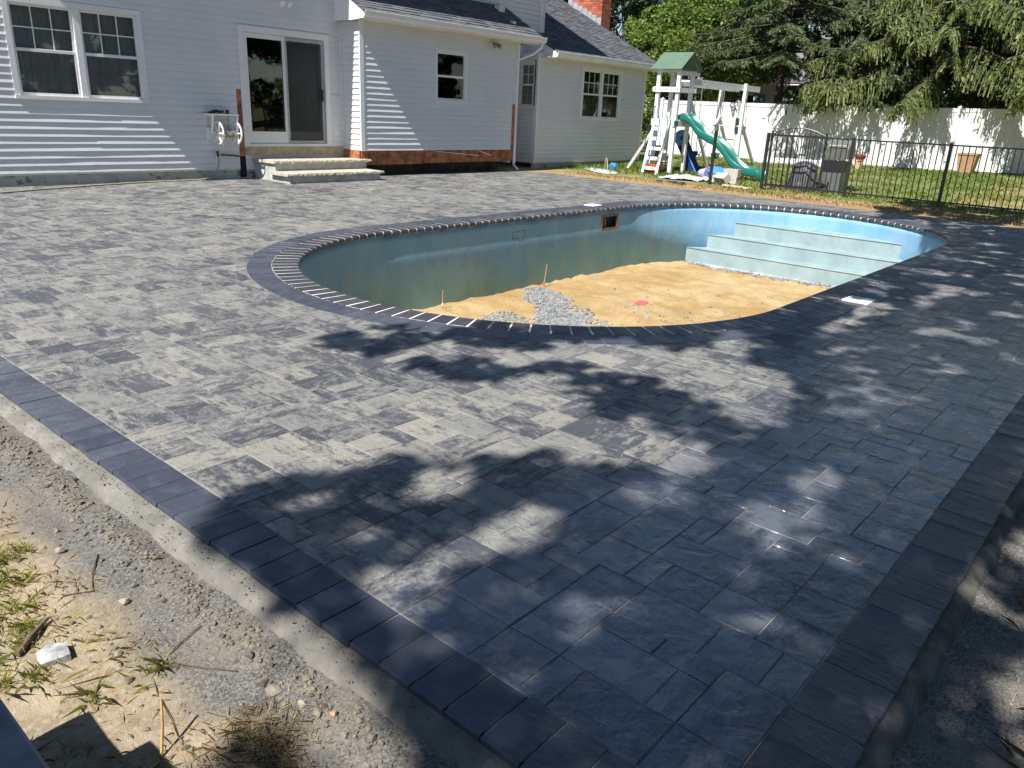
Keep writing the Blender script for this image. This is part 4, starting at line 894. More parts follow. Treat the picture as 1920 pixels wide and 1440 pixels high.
    for y in (11.13, 11.915): MB().box(23.52, y - .045, gz(23.5, 11.5) - .1, 23.61, y + .045, 2.58).build('end_post', 'playwhite', p, origin=(23.56, y, .1))
    for z in (.55, .95, 1.35): m = MB(); m.tube([(23.565, 11.16, z), (23.565, 11.89, z)], .02, 6); m.build('end_rung', 'playwhite', p)
    for x in (20.9, 21.7, 22.4, 23.1, 24.2): MB().box(x - .03, 11.21, 2.48, x + .03, 11.836, 2.53).build('cross_bar', 'playwhite', p)
    # wave slide
    prof = spline([(11.22, 1.47, 0), (11.02, 1.46, 0), (10.80, 1.34, 0), (10.55, 1.10, 0), (10.28, .96, 0), (10.02, .86, 0), (9.76, .66, 0), (9.50, .40, 0), (9.24, .235, 0), (8.98, .17, 0), (8.74, .15, 0), (8.64, .06, 0)], 5)
    n = len(prof); V = []; F = []; cs = [(-.235, .15), (-.25, .17), (-.27, .15), (-.262, .02), (-.255, -.03), (.255, -.03), (.262, .02), (.27, .15), (.25, .17), (.235, .15), (.215, .03), (.13, .004), (-.13, .004), (-.215, .03)]; k = len(cs)
    for i, q in enumerate(prof):
        sc = .45 + .55 * min(1, i / 5) if i < 5 else 1.0
        for cx_, cz_ in cs: V.append((20.02 + cx_, q.x, q.y + .02 + (cz_ * (sc if cz_ > .05 else 1))))
    for i in range(n - 1):
        for j in range(k): F.append((i * k + j, i * k + (j + 1) % k, (i + 1) * k + (j + 1) % k, (i + 1) * k + j))
    m = MB(); m.add(V, F + [tuple(range(k)), tuple((n - 1) * k + j for j in range(k - 1, -1, -1))]); m.build('slide', 'slide', p, True)
    # rope net, climbing ropes
    for y, mt in ((11.36, 'rope'), (11.62, 'ropeb')): m = MB(); m.tube(spline([(19.50, y, 1.55), (19.36, y - .1, 1.1), (19.2, y - .06, .6), (19.0, y + .05, .15)], 6), .012, 5); m.build('rope', mt, p)
    # swings are parts that hang on the beams
    def swing(x, y, zb, lab=None, w=.36, turn=0):
        ends = []
        for d in (-1, 1):
            a = (x + d * w / 2, y, 2.40); b = (x + d * (w / 2 - .03), y - .05, zb); m = MB(); m.tube([a, ((a[0] + b[0]) / 2, y - .02, (a[2] + b[2]) / 2), b], .011, 5); m.build('chain', 'chain', p); ends.append(b)
        s = spline([ends[0], (x - w * .2, y - .05, zb - .12), (x, y - .05, zb - .15), (x + w * .2, y - .05, zb - .12), ends[1]], 4); m = MB(); V = []; F = []
        for q in s: V += [(q.x, q.y - .08, q.z), (q.x, q.y + .08, q.z), (q.x, q.y + .08, q.z - .02), (q.x, q.y - .08, q.z - .02)]
        for i in range(len(s) - 1):
            for j in range(4): F.append((i * 4 + j, i * 4 + (j + 1) % 4, (i + 1) * 4 + (j + 1) % 4, (i + 1) * 4 + j))
        m.add(V, F); m.build('swing_seat', 'seat', p)
    swing(21.35, 11.5, .62); swing(22.75, 11.5, .55)
    m = MB(); m.box(24.22, 11.40, 1.10, 24.52, 11.62, 1.18); m.box(24.22, 11.56, 1.18, 24.52, 11.64, 1.60); m.box(24.22, 11.40, 1.18, 24.26, 11.56, 1.34); m.box(24.48, 11.40, 1.18, 24.52, 11.56, 1.34); m.build('bucket_seat', 'seat', p)
    for x in (24.24, 24.50):
        for y in (11.42, 11.60): m = MB(); m.tube([(x, 11.5, 2.38), (x, y, 1.55 if y > 11.5 else 1.34)], .011, 5); m.build('chain', 'chain', p)
make_playset()

# ================================================================ THINGS ON THE LAWN
def crumple(name, label, cat, c, rx, ry, h, mat, seed, n=22, rot=0):
    xs = np.linspace(-1, 1, n); X, Y = np.meshgrid(xs, xs); r = np.sqrt(X * X + Y * Y); ang = np.arctan2(Y, X); edge = 1 + .5 * fbm(np.cos(ang) * 2, np.sin(ang) * 2, 3, seed)
    Z = np.maximum(0, 1 - (r * .95) ** 2) * .6 * h + np.abs(fbm(X * 2.6 + seed, Y * 2.6, 4, seed)) * h * 2.2 * (r < 1.05)
    PX, PY = X * rx * edge, Y * ry * edge; ca, sa = math.cos(rot), math.sin(rot); WX = c[0] + PX * ca - PY * sa; WY = c[1] + PX * sa + PY * ca
    WZ = ground_z(WX, WY) + .004 + Z; V = np.stack([WX, WY, WZ], -1).reshape(-1, 3); I, J = np.meshgrid(np.arange(n - 1), np.arange(n - 1)); a = (J * n + I).ravel(); keep = (r[:-1, :-1].ravel() < 1.02)
    a = a[keep]; tag(npmesh(name, V, np.stack([a, a + 1, a + n + 1, a + n], 1), mat), label, cat)
crumple('plastic_sheet', 'crumpled clear plastic sheeting on the grass in front of the play tower', 'plastic sheet', (18.55, 10.1), .42, .75, .12, 'film', 3)
crumple('plastic_sheet', 'flattened plastic sheeting in the weeds at the foot of the house wing', 'plastic sheet', (18.5, 12.7), .35, .9, .05, 'film', 5, rot=-.6)
crumple('blue_tarp', 'crumpled blue tarp under the green slide', 'tarp', (19.7, 9.6), .45, .42, .10, 'lblue', 7)
def hollow_block(c, rot, lab, tilt=0):
    o = thing('concrete_block', lab, 'block', c, 'concrete blocks by the gate post'); mb = MB()
    for a in (-.19, -.016, .158): mb.box(a, -.095, 0, a + .032, .095, .19)
    mb.box(-.158, -.095, 0, -.016, -.063, .19); mb.box(.016, -.095, 0, .158, -.063, .19); mb.box(-.158, .063, 0, -.016, .095, .19); mb.box(.016, .063, 0, .158, .095, .19)
    b = mb.build('shell', 'cmu', None); b.parent = o; o.rotation_euler = (tilt, 0, rot); return o
zb = gz(18.4, 8.9)
hollow_block((18.62, 9.22, zb), 1.45, 'upright hollow concrete block nearest the play tower, left one of the stack'); hollow_block((18.50, 8.80, zb), 1.5, 'bottom hollow concrete block of the stack beside the gate post')
hollow_block((18.50, 8.79, zb + .19), 1.55, 'upper hollow concrete block resting on another beside the gate post'); hollow_block((18.18, 8.95, zb + .09), 1.2, 'tipped concrete block leaning in front of the block stack', .9)
def loose_paver(x, y, r, lab):
    mb = MB(); ca, sa = math.cos(r), math.sin(r); P = [(x + a * ca - b * sa, y + a * sa + b * ca) for a, b in ((-.10, -.065), (.10, -.065), (.10, .065), (-.10, .065))]; z = gz(x, y); slab(mb, P, z + .065, (.5, .5, .5), .005, z - .01); tag(mb.build('loose_paver', 'border'), lab, 'paver', 'left over pavers on the dirt')
loose_paver(17.15, 10.02, .4, 'dark left over paver on the dirt, leftmost of three beyond the patio'); loose_paver(17.2, 9.68, 1.1, 'dark left over paver on the dirt, middle one of three beyond the patio'); loose_paver(17.1, 9.4, .1, 'dark left over paver on the dirt, nearest the lone gate post')
mb = MB(); z = gz(17.9, 8.25); mb.bar((17.75, 8.62, z + .05), (17.85, 7.95, z + .02), .24, .03); tag(mb.build('wood_plank', 'wood'), 'short pale plank lying on the dirt between the gate posts', 'plank')
# toys under the tower
def toy(name, lab, cat, parts, loc):
    t = thing(name, lab, cat, loc)
    for nm, mt, fn in parts: m = MB(); fn(m); m.build(nm, mt, t)
g0 = gz(20, 11.4)
toy('toy_board', 'dark blue play board leaning between the tower posts', 'board', [('panel', 'blue', lambda m: m.bar((20.75, 11.0, g0), (20.45, 11.35, g0 + .85), .34, .03, (1, 1, 0))), ('edge_strip', 'lblue', lambda m: m.bar((20.70, 10.95, g0), (20.40, 11.30, g0 + .85), .05, .035, (1, 1, 0)))], (20.7, 11.0, g0))
toy('toy_bin', 'orange toy bin behind the foot of the ladder', 'bin', [('tub', 'orange', lambda m: m.prism([(19.26, g0), (19.52, g0), (19.56, g0 + .22), (19.22, g0 + .22)], 'y', 11.40, 11.72)), ('rim', 'orange', lambda m: m.box(19.21, 11.38, g0 + .221, 19.57, 11.74, g0 + .24))], (19.4, 11.55, g0))
toy('toy_chair', 'small red plastic chair standing under the play tower', 'chair', [('seat', 'red', lambda m: m.box(19.82, 11.56, g0 + .25, 20.08, 11.80, g0 + .28)), ('backrest', 'red', lambda m: m.box(19.82, 11.80, g0 + .28, 20.08, 11.83, g0 + .72))] + [('leg', 'red', (lambda x, y: lambda m: m.tube([(x, y, g0), (x, y, g0 + .25)], .018, 6))(x, y)) for x in (19.84, 20.06) for y in (11.58, 11.78)], (19.95, 11.7, g0))
toy('toy_disc', 'round blue plastic disc standing against the tower post', 'disc', [('disc', 'lblue', lambda m: m.tube([(20.32, 11.30, g0 + .95), (20.35, 11.32, g0 + .95)], .22, 18)), ('hub', 'blue', lambda m: m.tube([(20.30, 11.295, g0 + .95), (20.32, 11.30, g0 + .95)], .06, 12))], (20.33, 11.3, g0 + .7))
toy('toy_duck', 'yellow toy figure in the grass beyond the tower', 'toy', [('body', 'yellow', lambda m: m.blob((21.1, 10.75, g0 + .12), .13, .8, .05)), ('head', 'yellow', lambda m: m.blob((21.1, 10.68, g0 + .27), .08, 1, .05)), ('beak', 'orange', lambda m: m.bar((21.08, 10.62, g0 + .27), (21.05, 10.54, g0 + .26), .05, .02))], (21.1, 10.75, g0))
toy('toy_tub', 'lavender toy tub lying near the plastic sheet', 'tub', [('shell', 'lav', lambda m: m.tube([(19.35, 10.10, g0 + .12), (19.30, 9.88, g0 + .12)], [.10, .15], 14)), ('rim', 'lav', lambda m: m.tube([(19.30, 9.88, g0 + .12), (19.296, 9.86, g0 + .12)], .165, 14))], (19.3, 10, g0))
toy('paddling_pool', 'light blue toy tub beside the lone gate post', 'tub', [('bowl', 'lblue', lambda m: m.tube([(19.55, 9.75, g0 + .02), (19.5, 9.7, g0 + .2)], [.2, .27], 16)), ('rim', 'lblue', lambda m: m.tube([(19.5, 9.7, g0 + .2), (19.495, 9.695, g0 + .225)], .285, 16))], (19.5, 9.7, g0))
mb = MB(); zz = gz(19.1, 12.95); mb.tube(spline([(18.7, 12.62, zz), (18.78, 12.7, zz + .22), (18.95, 12.85, zz + .32), (19.1, 12.98, zz + .3), (19.12, 13.0, zz + .02)], 6), .014, 6); tag(mb.build('hose_loop', 'hose'), 'tan hose loop arching up from the weeds by the house wing', 'hose')
mb = MB(); mb.blob((19.15, 12.72, gz(19.1, 12.7) + .1), .13, .8, .3); tag(mb.build('blue_bag', 'lblue'), 'small crumpled blue bag in the weeds by the house wing', 'bag')
# grill, covered grill, planter, pot
g1 = gz(19.2, 6.9); gr = thing('gas_grill', 'open gas grill with olive hood and grey cabinet behind the fence', 'grill', (19.3, 6.7, g1))
MB().prism([(6.40, g1), (6.92, g1), (6.92, .40), (6.86, .46), (6.40, .46)], 'x', 19.15, 19.75).build('base_panel', 'steel', gr); MB().box(19.18, 6.44, .461, 19.72, 6.88, .72).build('firebox', 'blackmetal', gr)
m = MB(); m.prism([(19.40, .74), (19.85, .74), (19.88, .95), (19.78, 1.16), (19.55, 1.18), (19.42, 1.0)], 'y', 6.40, 6.92); h = m.build('hood', 'olive', gr); m = MB(); m.tube([(19.39, 6.46, 1.06), (19.39, 6.86, 1.06)], .014, 8); m.build('hood_handle', 'chain', h)
MB().box(19.2, 6.10, .74, 19.7, 6.38, .77).build('side_shelf', 'wood', gr)
MB().box(19.3, 6.95, .78, 19.7, 7.55, .82).build('side_shelf', 'steel', gr)
m = MB()
for x in (19.22, 19.68):
    for y in (6.46, 6.86): m.tube([(x, y, g1 - .02), (x, y, g1 + .02)], .04, 10)
m.build('casters', 'blackmetal', gr)
xs = np.linspace(0, 2 * np.pi, 33)[:-1]; V = []; F = []; lev = [(0, .34), (.15, .33), (.35, .30), (.52, .27), (.62, .20), (.66, .08)]
for z, r in lev:
    for k, t in enumerate(xs): rr_ = r * (1 + .09 * math.sin(7 * t + z * 5) + .05 * math.sin(13 * t)); V.append((18.95 + rr_ * .8 * math.cos(t), 7.18 + rr_ * math.sin(t), g1 + z))
for i in range(len(lev) - 1):
    for k in range(32): F.append((i * 32 + k, i * 32 + (k + 1) % 32, (i + 1) * 32 + (k + 1) % 32, (i + 1) * 32 + k))
cv = npmesh('covered_kettle', V, F, 'cover', smooth=True); tag(cv, 'kettle grill under a wrinkled dark cover in front of the gas grill', 'grill')
def planter(name, lab, cx_, cy_, w, h, mat, z):
    t = thing(name, lab, 'planter', (cx_, cy_, z)); k = .76; o = []
    V = [(cx_ + sx * w / 2 * k, cy_ + sy * w / 2 * k, z) for sx, sy in ((-1, -1), (1, -1), (1, 1), (-1, 1))] + [(cx_ + sx * w / 2, cy_ + sy * w / 2, z + h) for sx, sy in ((-1, -1), (1, -1), (1, 1), (-1, 1))]
    MB().add(V, [(3, 2, 1, 0), (0, 1, 5, 4), (1, 2, 6, 5), (2, 3, 7, 6), (3, 0, 4, 7)]).build('body', mat, t); MB().box(cx_ - w / 2 - .02, cy_ - w / 2 - .02, z + h, cx_ + w / 2 + .02, cy_ + w / 2 + .02, z + h + .05).build('rim', mat, t); MB().box(cx_ - w / 2 + .03, cy_ - w / 2 + .03, z + h - .08, cx_ + w / 2 - .03, cy_ + w / 2 - .03, z + h + .053).build('potting_soil', 'stick', t)
planter('square_planter', 'large square tan planter standing against the white fence', 29.35, 5.88, .55, .58, 'terra', gz(29.3, 5.9))
t = thing('fire_pot', 'small red bowl on a clay stand near the white fence', 'pot', (27.3, 8.6, gz(27.3, 8.6))); zz = gz(27.3, 8.6); MB().prism([(27.2, zz), (27.4, zz), (27.36, zz + .25), (27.24, zz + .25)], 'y', 8.5, 8.7).build('stand', 'terra', t); m = MB(); m.tube([(27.3, 8.6, zz + .25), (27.3, 8.6, zz + .33), (27.3, 8.6, zz + .42), (27.3, 8.6, zz + .47)], [.07, .15, .18, .13], 16); m.build('bowl', 'red', t)
for k in range(4):
    mb = MB(); x = 26.4 + k * .12; mb.bar((x, 12.0 - k * .1, gz(26.4, 12) + .03 + .05 * k), (x + .6, 9.3 + .15 * k, gz(27, 9.5) + .03 + .05 * k), .13, .04); tag(mb.build('fence_board', 'vinylfence'), ['lowest white board of the pile along the fence foot', 'second white board of the pile along the fence foot', 'third white board of the pile along the fence foot', 'topmost white board of the pile along the fence foot'][k], 'board', 'boards piled by the white fence')

# ================================================================ NEIGHBOUR'S HOUSE
def make_neighbour():
    X = 36.0; n = thing('neighbour_house', 'pale neighbouring house with blue shutters behind the white fence', 'house', (X, 15, .3))
    hol = [(13.2, 14.1, .9, 2.75), (16.55, 17.5, 1.2, 2.65), (18.9, 19.8, 1.2, 2.65)]
    mb = MB(); ys = sorted(set([11.2, 22.0] + [k for h in hol for k in h[:2]])); zs = sorted(set([.2, 3.3] + [k for h in hol for k in h[2:]]))
    for a, b in zip(ys[:-1], ys[1:]):
        for c, d in zip(zs[:-1], zs[1:]):
            if not any(h[0] < (a + b) / 2 < h[1] and h[2] < (c + d) / 2 < h[3] for h in hol): mb.box(X, a, c, X + .15, b, d)
    mb.build('wall', 'nwall', n); MB().box(X + .151, 11.2, .2, X + 7, 11.35, 3.3).build('end_wall', 'nwall', n)
    for a, b, c, d in hol:
        w = MB(); w.box(X - .03, a - .08, c - .08, X + .05, a, d + .08); w.box(X - .03, b, c - .08, X + .05, b + .08, d + .08); w.box(X - .03, a, d, X + .05, b, d + .08); w.box(X - .03, a, c - .08, X + .05, b, c); w.box(X - .02, a, (c + d) / 2 - .025, X + .05, b, (c + d) / 2 + .025); w = w.build('window_frame', 'trim', n)
        MB().box(X + .02, a, c, X + .03, b, d).build('pane', 'glass', w); MB().box(X + .9, a - .4, c - .4, X + .92, b + .4, d + .4).build('dark_room', 'room', w)
        if a > 14.5:
            for e in (a - .52, b + .10):
                sh = MB(); sh.box(X - .05, e, c - .05, X - .012, e + .42, d + .05); sh = sh.build('shutter', 'shutter', n)
                for k in range(2): MB().box(X - .058, e + .06, c + .05 + k * (d - c) / 2, X - .051, e + .36, c - .02 + (k + 1) * (d - c) / 2).build('shutter_panel', 'shutter', sh)
    MB().prism([(X - .45, 3.18), (X - .45, 3.30), (X + 3.6, 5.4), (X + 7.6, 3.3), (X + 7.6, 3.18), (X + 3.6, 5.25)], 'y', 10.9, 22.3).build('roof', 'nroof', n)
    MB().box(X - .42, 11.0, 3.10, X - .001, 22.2, 3.16).build('soffit', 'trim', n)
make_neighbour()

# ================================================================ TREES
def leaf_quads(C, size, rg, squash=.6, droop=0.0, aspect=.55):
    n = len(C); a = rg.uniform(0, 2 * np.pi, n); el = rg.normal(0, .55, n) - droop
    d = np.stack([np.cos(a) * np.cos(el), np.sin(a) * np.cos(el), np.sin(el)], 1); r = rg.normal(size=(n, 3)); r[:, 2] *= squash; s = np.cross(d, r); s /= np.linalg.norm(s, axis=1, keepdims=True) + 1e-9
    L = (size * rg.uniform(.6, 1.3, n))[:, None]; V = np.stack([C - d * L * .5, C + s * L * aspect * .5, C + d * L * .5, C - s * L * aspect * .5], 1).reshape(-1, 3)
    return V, np.arange(4 * n).reshape(n, 4)
def crown_points(clumps, per, rg):
    out = []; tn = []
    for (x, y, z, r) in clumps:
        n = int(per * r * r); d = rg.normal(size=(n, 3)); d /= np.linalg.norm(d, axis=1, keepdims=True); rad = r * rg.uniform(.25, 1.0, n) ** .45; P = d * rad[:, None] * np.array([1, 1, .8])
        out.append(P + np.array([x, y, z])); tn.append(np.clip(.5 + rg.normal(0, .22, n) + .1 * rg.normal(), 0, 1))
    return np.concatenate(out), np.concatenate(tn)
def wood(parent, base, top, r0, limbs, bend=.3, rg=None, lk=.28):
    m = MB(); B = Vector(base); T = Vector(top); pts = [B + (T - B) * (k / 8) + Vector((math.sin(k * 1.3) * bend * .3, math.cos(k * 1.7) * bend * .3, 0)) * (k / 8) for k in range(9)]
    m.tube([pts[0] - Vector((0, 0, .3))] + pts, [r0 * 1.35] + [r0 * (1 - .85 * k / 8) for k in range(9)], 9); m.build('trunk', 'bark', parent, True, origin=base)
    m = MB()
    for (x, y, z) in limbs:
        E = Vector((x, y, z)); k = min(7, max(2, int(8 * (E.z - B.z) / max(.1, T.z - B.z) * .62))); S = pts[k]; mid = S.lerp(E, .5) + Vector((0, 0, -.08 * (E - S).length)); rl = r0 * lk * (1 - k / 10); m.tube([S, mid, E], [rl, rl * .6, rl * .2], 5)
    if limbs: m.build('limbs', 'bark', parent, True, kind='stuff')
def broadleaf(name, label, x, y, H, R_, z0, mat, size, per, seed, nclump=30, group=None, zg=None):
    rg = np.random.default_rng(seed); zg = gz(x, y) if zg is None else zg; t = thing(name, label, 'tree', (x, y, zg), group); cl = []
    for k in range(nclump):
        zz = z0 + (H - z0) * rg.random(); f = (zz - z0) / (H - z0); rad = R_ * math.sqrt(max(.06, 1 - (2 * f - .85) ** 2 * .8)); a = rg.uniform(0, 6.283); d = rad * rg.uniform(.35, 1) ** .7
        cl.append((x + d * math.cos(a), y + d * math.sin(a), zz, R_ * rg.uniform(.14, .30)))
    P, tn = crown_points(cl, per, rg); V, F = leaf_quads(P, size, rg); wood(t, (x, y, zg), (x, y, H * .85), .10 + H * .018, [c[:3] for c in cl[:22]])
    npmesh('crown', V, F, mat, t, np.repeat(tn, 4)[:, None]); return t
def spruce(name, label, x, y, H, Lm, z0, mat, seed, dens=1.0, droop=.5, group=None, per_m=38, zsky=6.5):
    rg = np.random.default_rng(seed); zg = gz(x, y); t = thing(name, label, 'tree', (x, y, zg), group); m = MB(); VV = []; TT = []
    z = z0
    while z < H - .4:
        f = (z - z0) / (H - z0); L0 = Lm * (1 - f) ** .8 + .25; nl = 5 if z < zsky else 4
        a0 = rg.uniform(0, 6.28)
        for k in range(nl):
            a = a0 + k * 6.283 / nl + rg.normal(0, .25); L = L0 * rg.uniform(.7, 1.12); dx, dy = math.cos(a), math.sin(a); zz = z + rg.uniform(-.2, .2); s = np.linspace(0, 1, 7); Z = zz + L * (.10 * s - (.34 + .2 * droop) * s ** 2 + .20 * s ** 4)
            pts = [(x + dx * L * q, y + dy * L * q, w) for q, w in zip(s, Z)]; r0 = .018 + .012 * L; m.tube(pts, [r0 * (1 - .8 * q) for q in s], 4)
            n = int(L * per_m * dens * (1 if z < zsky else .5)); q = rg.uniform(.12, 1, n) ** .8; bx = x + dx * L * q; by = y + dy * L * q; bz = np.interp(q, s, Z)
            side = rg.choice([-1, 1], n); wl = (.25 + .55 * L * .3 * (1 - q * .6)) * rg.uniform(.5, 1.2, n); aa = a + side * rg.normal(1.0, .25, n); tone = np.clip(.45 + rg.normal(0, .2, n) + .25 * (q - .5), 0, 1)
            nq = 5
            for j in range(nq):
                f0, f1 = j / nq, (j + 1.25) / nq
                def pt(f): return np.stack([bx + np.cos(aa) * wl * f * (1 - .35 * droop * f), by + np.sin(aa) * wl * f * (1 - .35 * droop * f), bz - wl * droop * (f ** 1.6) * 1.05 - .02 * f], 1)
                p0, p1 = pt(f0), pt(f1); d = p1 - p0; jit = rg.normal(0, .016, (n, 3)); w = np.cross(d, rg.normal(size=(n, 3))); w /= np.linalg.norm(w, axis=1, keepdims=True) + 1e-9; wd = (.024 * (1.15 - .6 * f0) * rg.uniform(.6, 1.5, n))[:, None]
                VV.append(np.stack([p0 - w * wd * .6 + jit, p0 + w * wd * .6 + jit, p1 + w * wd + jit, p1 - w * wd + jit], 1).reshape(-1, 3)); TT.append(np.repeat(np.clip(tone + rg.normal(0, .08, n) + .12 * (f0 - .4), 0, 1), 4))
                # side twigs hanging from the spray
                w2 = rg.normal(size=(n, 3)); w2[:, 2] = -abs(w2[:, 2]) * (.6 + 1.6 * droop); w2 /= np.linalg.norm(w2, axis=1, keepdims=True); ln = (.07 + .12 * rg.random(n))[:, None]; pm = (p0 + p1) / 2; e = pm + w2 * ln; v3 = np.cross(w2, rg.normal(size=(n, 3))); v3 /= np.linalg.norm(v3, axis=1, keepdims=True) + 1e-9
                VV.append(np.stack([pm - v3 * .012, pm + v3 * .012, e + v3 * .019, e - v3 * .019], 1).reshape(-1, 3)); TT.append(np.repeat(np.clip(tone + rg.normal(0, .1, n), 0, 1), 4))
        z += rg.uniform(.26, .40) if z < zsky else .55
    V = np.concatenate(VV); F = np.arange(len(V)).reshape(-1, 4); mm = MB(); mm.tube([(x, y, zg - .3), (x, y, zg + .5), (x, y, H * .6), (x, y, H)], [.24, .19, .09, .02], 9); mm.build('trunk', 'bark', t, True, origin=(x, y, zg)); m.build('limbs', 'bark', t, kind='stuff')
    npmesh('crown', V, F, mat, t, np.concatenate(TT)[:, None]); return t
GB = 'trees behind the white fence'
spruce('spruce_tree', 'large drooping olive spruce hanging over the right half of the white fence', 31.1, 7.6, 8.4, 4.7, 3.45, 'needle', 11, 1.0, .95, GB)
spruce('spruce_tree', 'drooping spruce at the right edge of the picture behind the white fence', 32.3, 3.3, 8.4, 4.6, 3.5, 'needle', 12, 1.0, .95, GB)
spruce('spruce_tree', 'stiffer thin spruce standing before the pale neighbouring house', 29.7, 12.7, 8.6, 4.0, 3.7, 'needle2', 13, .75, .35, GB)
spruce('spruce_tree', 'dark green young spruce at the fence top between the two larger spruces', 29.9, 10.1, 6.2, 2.6, 2.75, 'needle2', 14, 1.0, .75, GB)
broadleaf('maple_tree', 'bright green leafy tree directly behind the play tower', 31.2, 17.2, 6.3, 2.7, 2.3, 'leaf_bright', .15, 900, 21, 70, GB)
broadleaf('maple_tree', 'mid green leafy tree between the play tower and the thin spruce', 34.2, 16.6, 7.4, 2.6, 3.4, 'leaf_mid', .15, 850, 22, 64, GB)
broadleaf('maple_tree', 'low bright green bushy tree just beyond the end of the house wing', 29.3, 18.6, 5.0, 2.0, 1.0, 'leaf_bright', .14, 900, 23, 50, GB)
broadleaf('oak_tree', 'dark tree with black trunks above the brick chimney', 38.5, 25.5, 12, 4.2, 4.0, 'leaf_dark', .30, 300, 24, 46, GB)
broadleaf('oak_tree', 'tall dark tree behind the bright green crowns', 42, 21.5, 10, 4.6, 3.6, 'leaf_dark', .32, 290, 25, 46, GB)
broadleaf('oak_tree', 'tall dark tree standing behind the neighbouring house roof', 47, 18.5, 10, 5.0, 3.0, 'leaf_mid', .34, 260, 26, 46, GB)
broadleaf('oak_tree', 'dark tree filling the gap between the thin spruce and the drooping one', 46, 13.2, 9.5, 4.8, 2.5, 'leaf_dark', .34, 260, 27, 46, GB)
broadleaf('oak_tree', 'dark tree far behind the large drooping spruce', 44, 8.3, 9, 4.6, 1.6, 'leaf_dark', .34, 260, 28, 46, GB)
broadleaf('oak_tree', 'dark tree far behind the fence at the right edge', 43, 3.0, 9, 4.6, 1.6, 'leaf_dark', .34, 260, 29, 46, GB)
broadleaf('oak_tree', 'dark tree right behind the brick chimney', 34, 22.6, 10, 3.4, 3.0, 'leaf_dark', .26, 330, 31, 40, GB)
broadleaf('oak_tree', 'dark leafy tree close behind the house wing, left of the bright crowns', 30.5, 21.3, 8.5, 2.6, 2.6, 'leaf_dark', .20, 520, 32, 44, GB)
broadleaf('oak_tree', 'dark tree behind the ridge of the house wing', 36, 30.5, 12, 4.4, 3.0, 'leaf_dark', .32, 290, 30, 46, GB)

# unseen trees beside the camera: crowns shaped from a shade mask to dapple the pavers
SHADE = [(1190, 748, 135, 38), (1320, 785, 80, 24), (900, 700, 80, 22), (700, 640, 105, 24), (840, 690, 55, 15), (1000, 624, 180, 22), (1250, 626, 170, 24), (1450, 592, 160, 32), (1580, 540, 120, 34), (1800, 398, 160, 26), (480, 1400, 120, 40), (1060, 690, 60, 14)]
DENSE = [(375, 1010), (440, 905), (560, 880), (640, 895), (720, 850), (800, 885), (900, 875), (1010, 845), (1110, 880), (1230, 890), (1330, 820), (1480, 800), (1520, 720), (1440, 690), (1400, 640), (1560, 560), (1700, 440), (1760, 425), (1960, 430), (1960, 1520), (800, 1520), (720, 1270), (640, 1200), (560, 1150), (470, 1100)]
OPEN = [(1020, 1030, 150, 60, .75), (740, 1100, 90, 50, .75), (620, 1000, 80, 40, .5), (1550, 850, 190, 70, .55), (1130, 960, 200, 40, .45), (1720, 570, 260, 110, .42), (1330, 1330, 120, 90, .35), (1830, 1085, 60, 60, .8), (1450, 960, 130, 40, .4), (850, 930, 100, 40, .35)]
def inside_poly(x, y, P):
    c = False; j = len(P) - 1
    for i in range(len(P)):
        if (P[i][1] > y) != (P[j][1] > y) and x < (P[j][0] - P[i][0]) * (y - P[i][1]) / (P[j][1] - P[i][1]) + P[i][0]: c = not c
        j = i
    return c
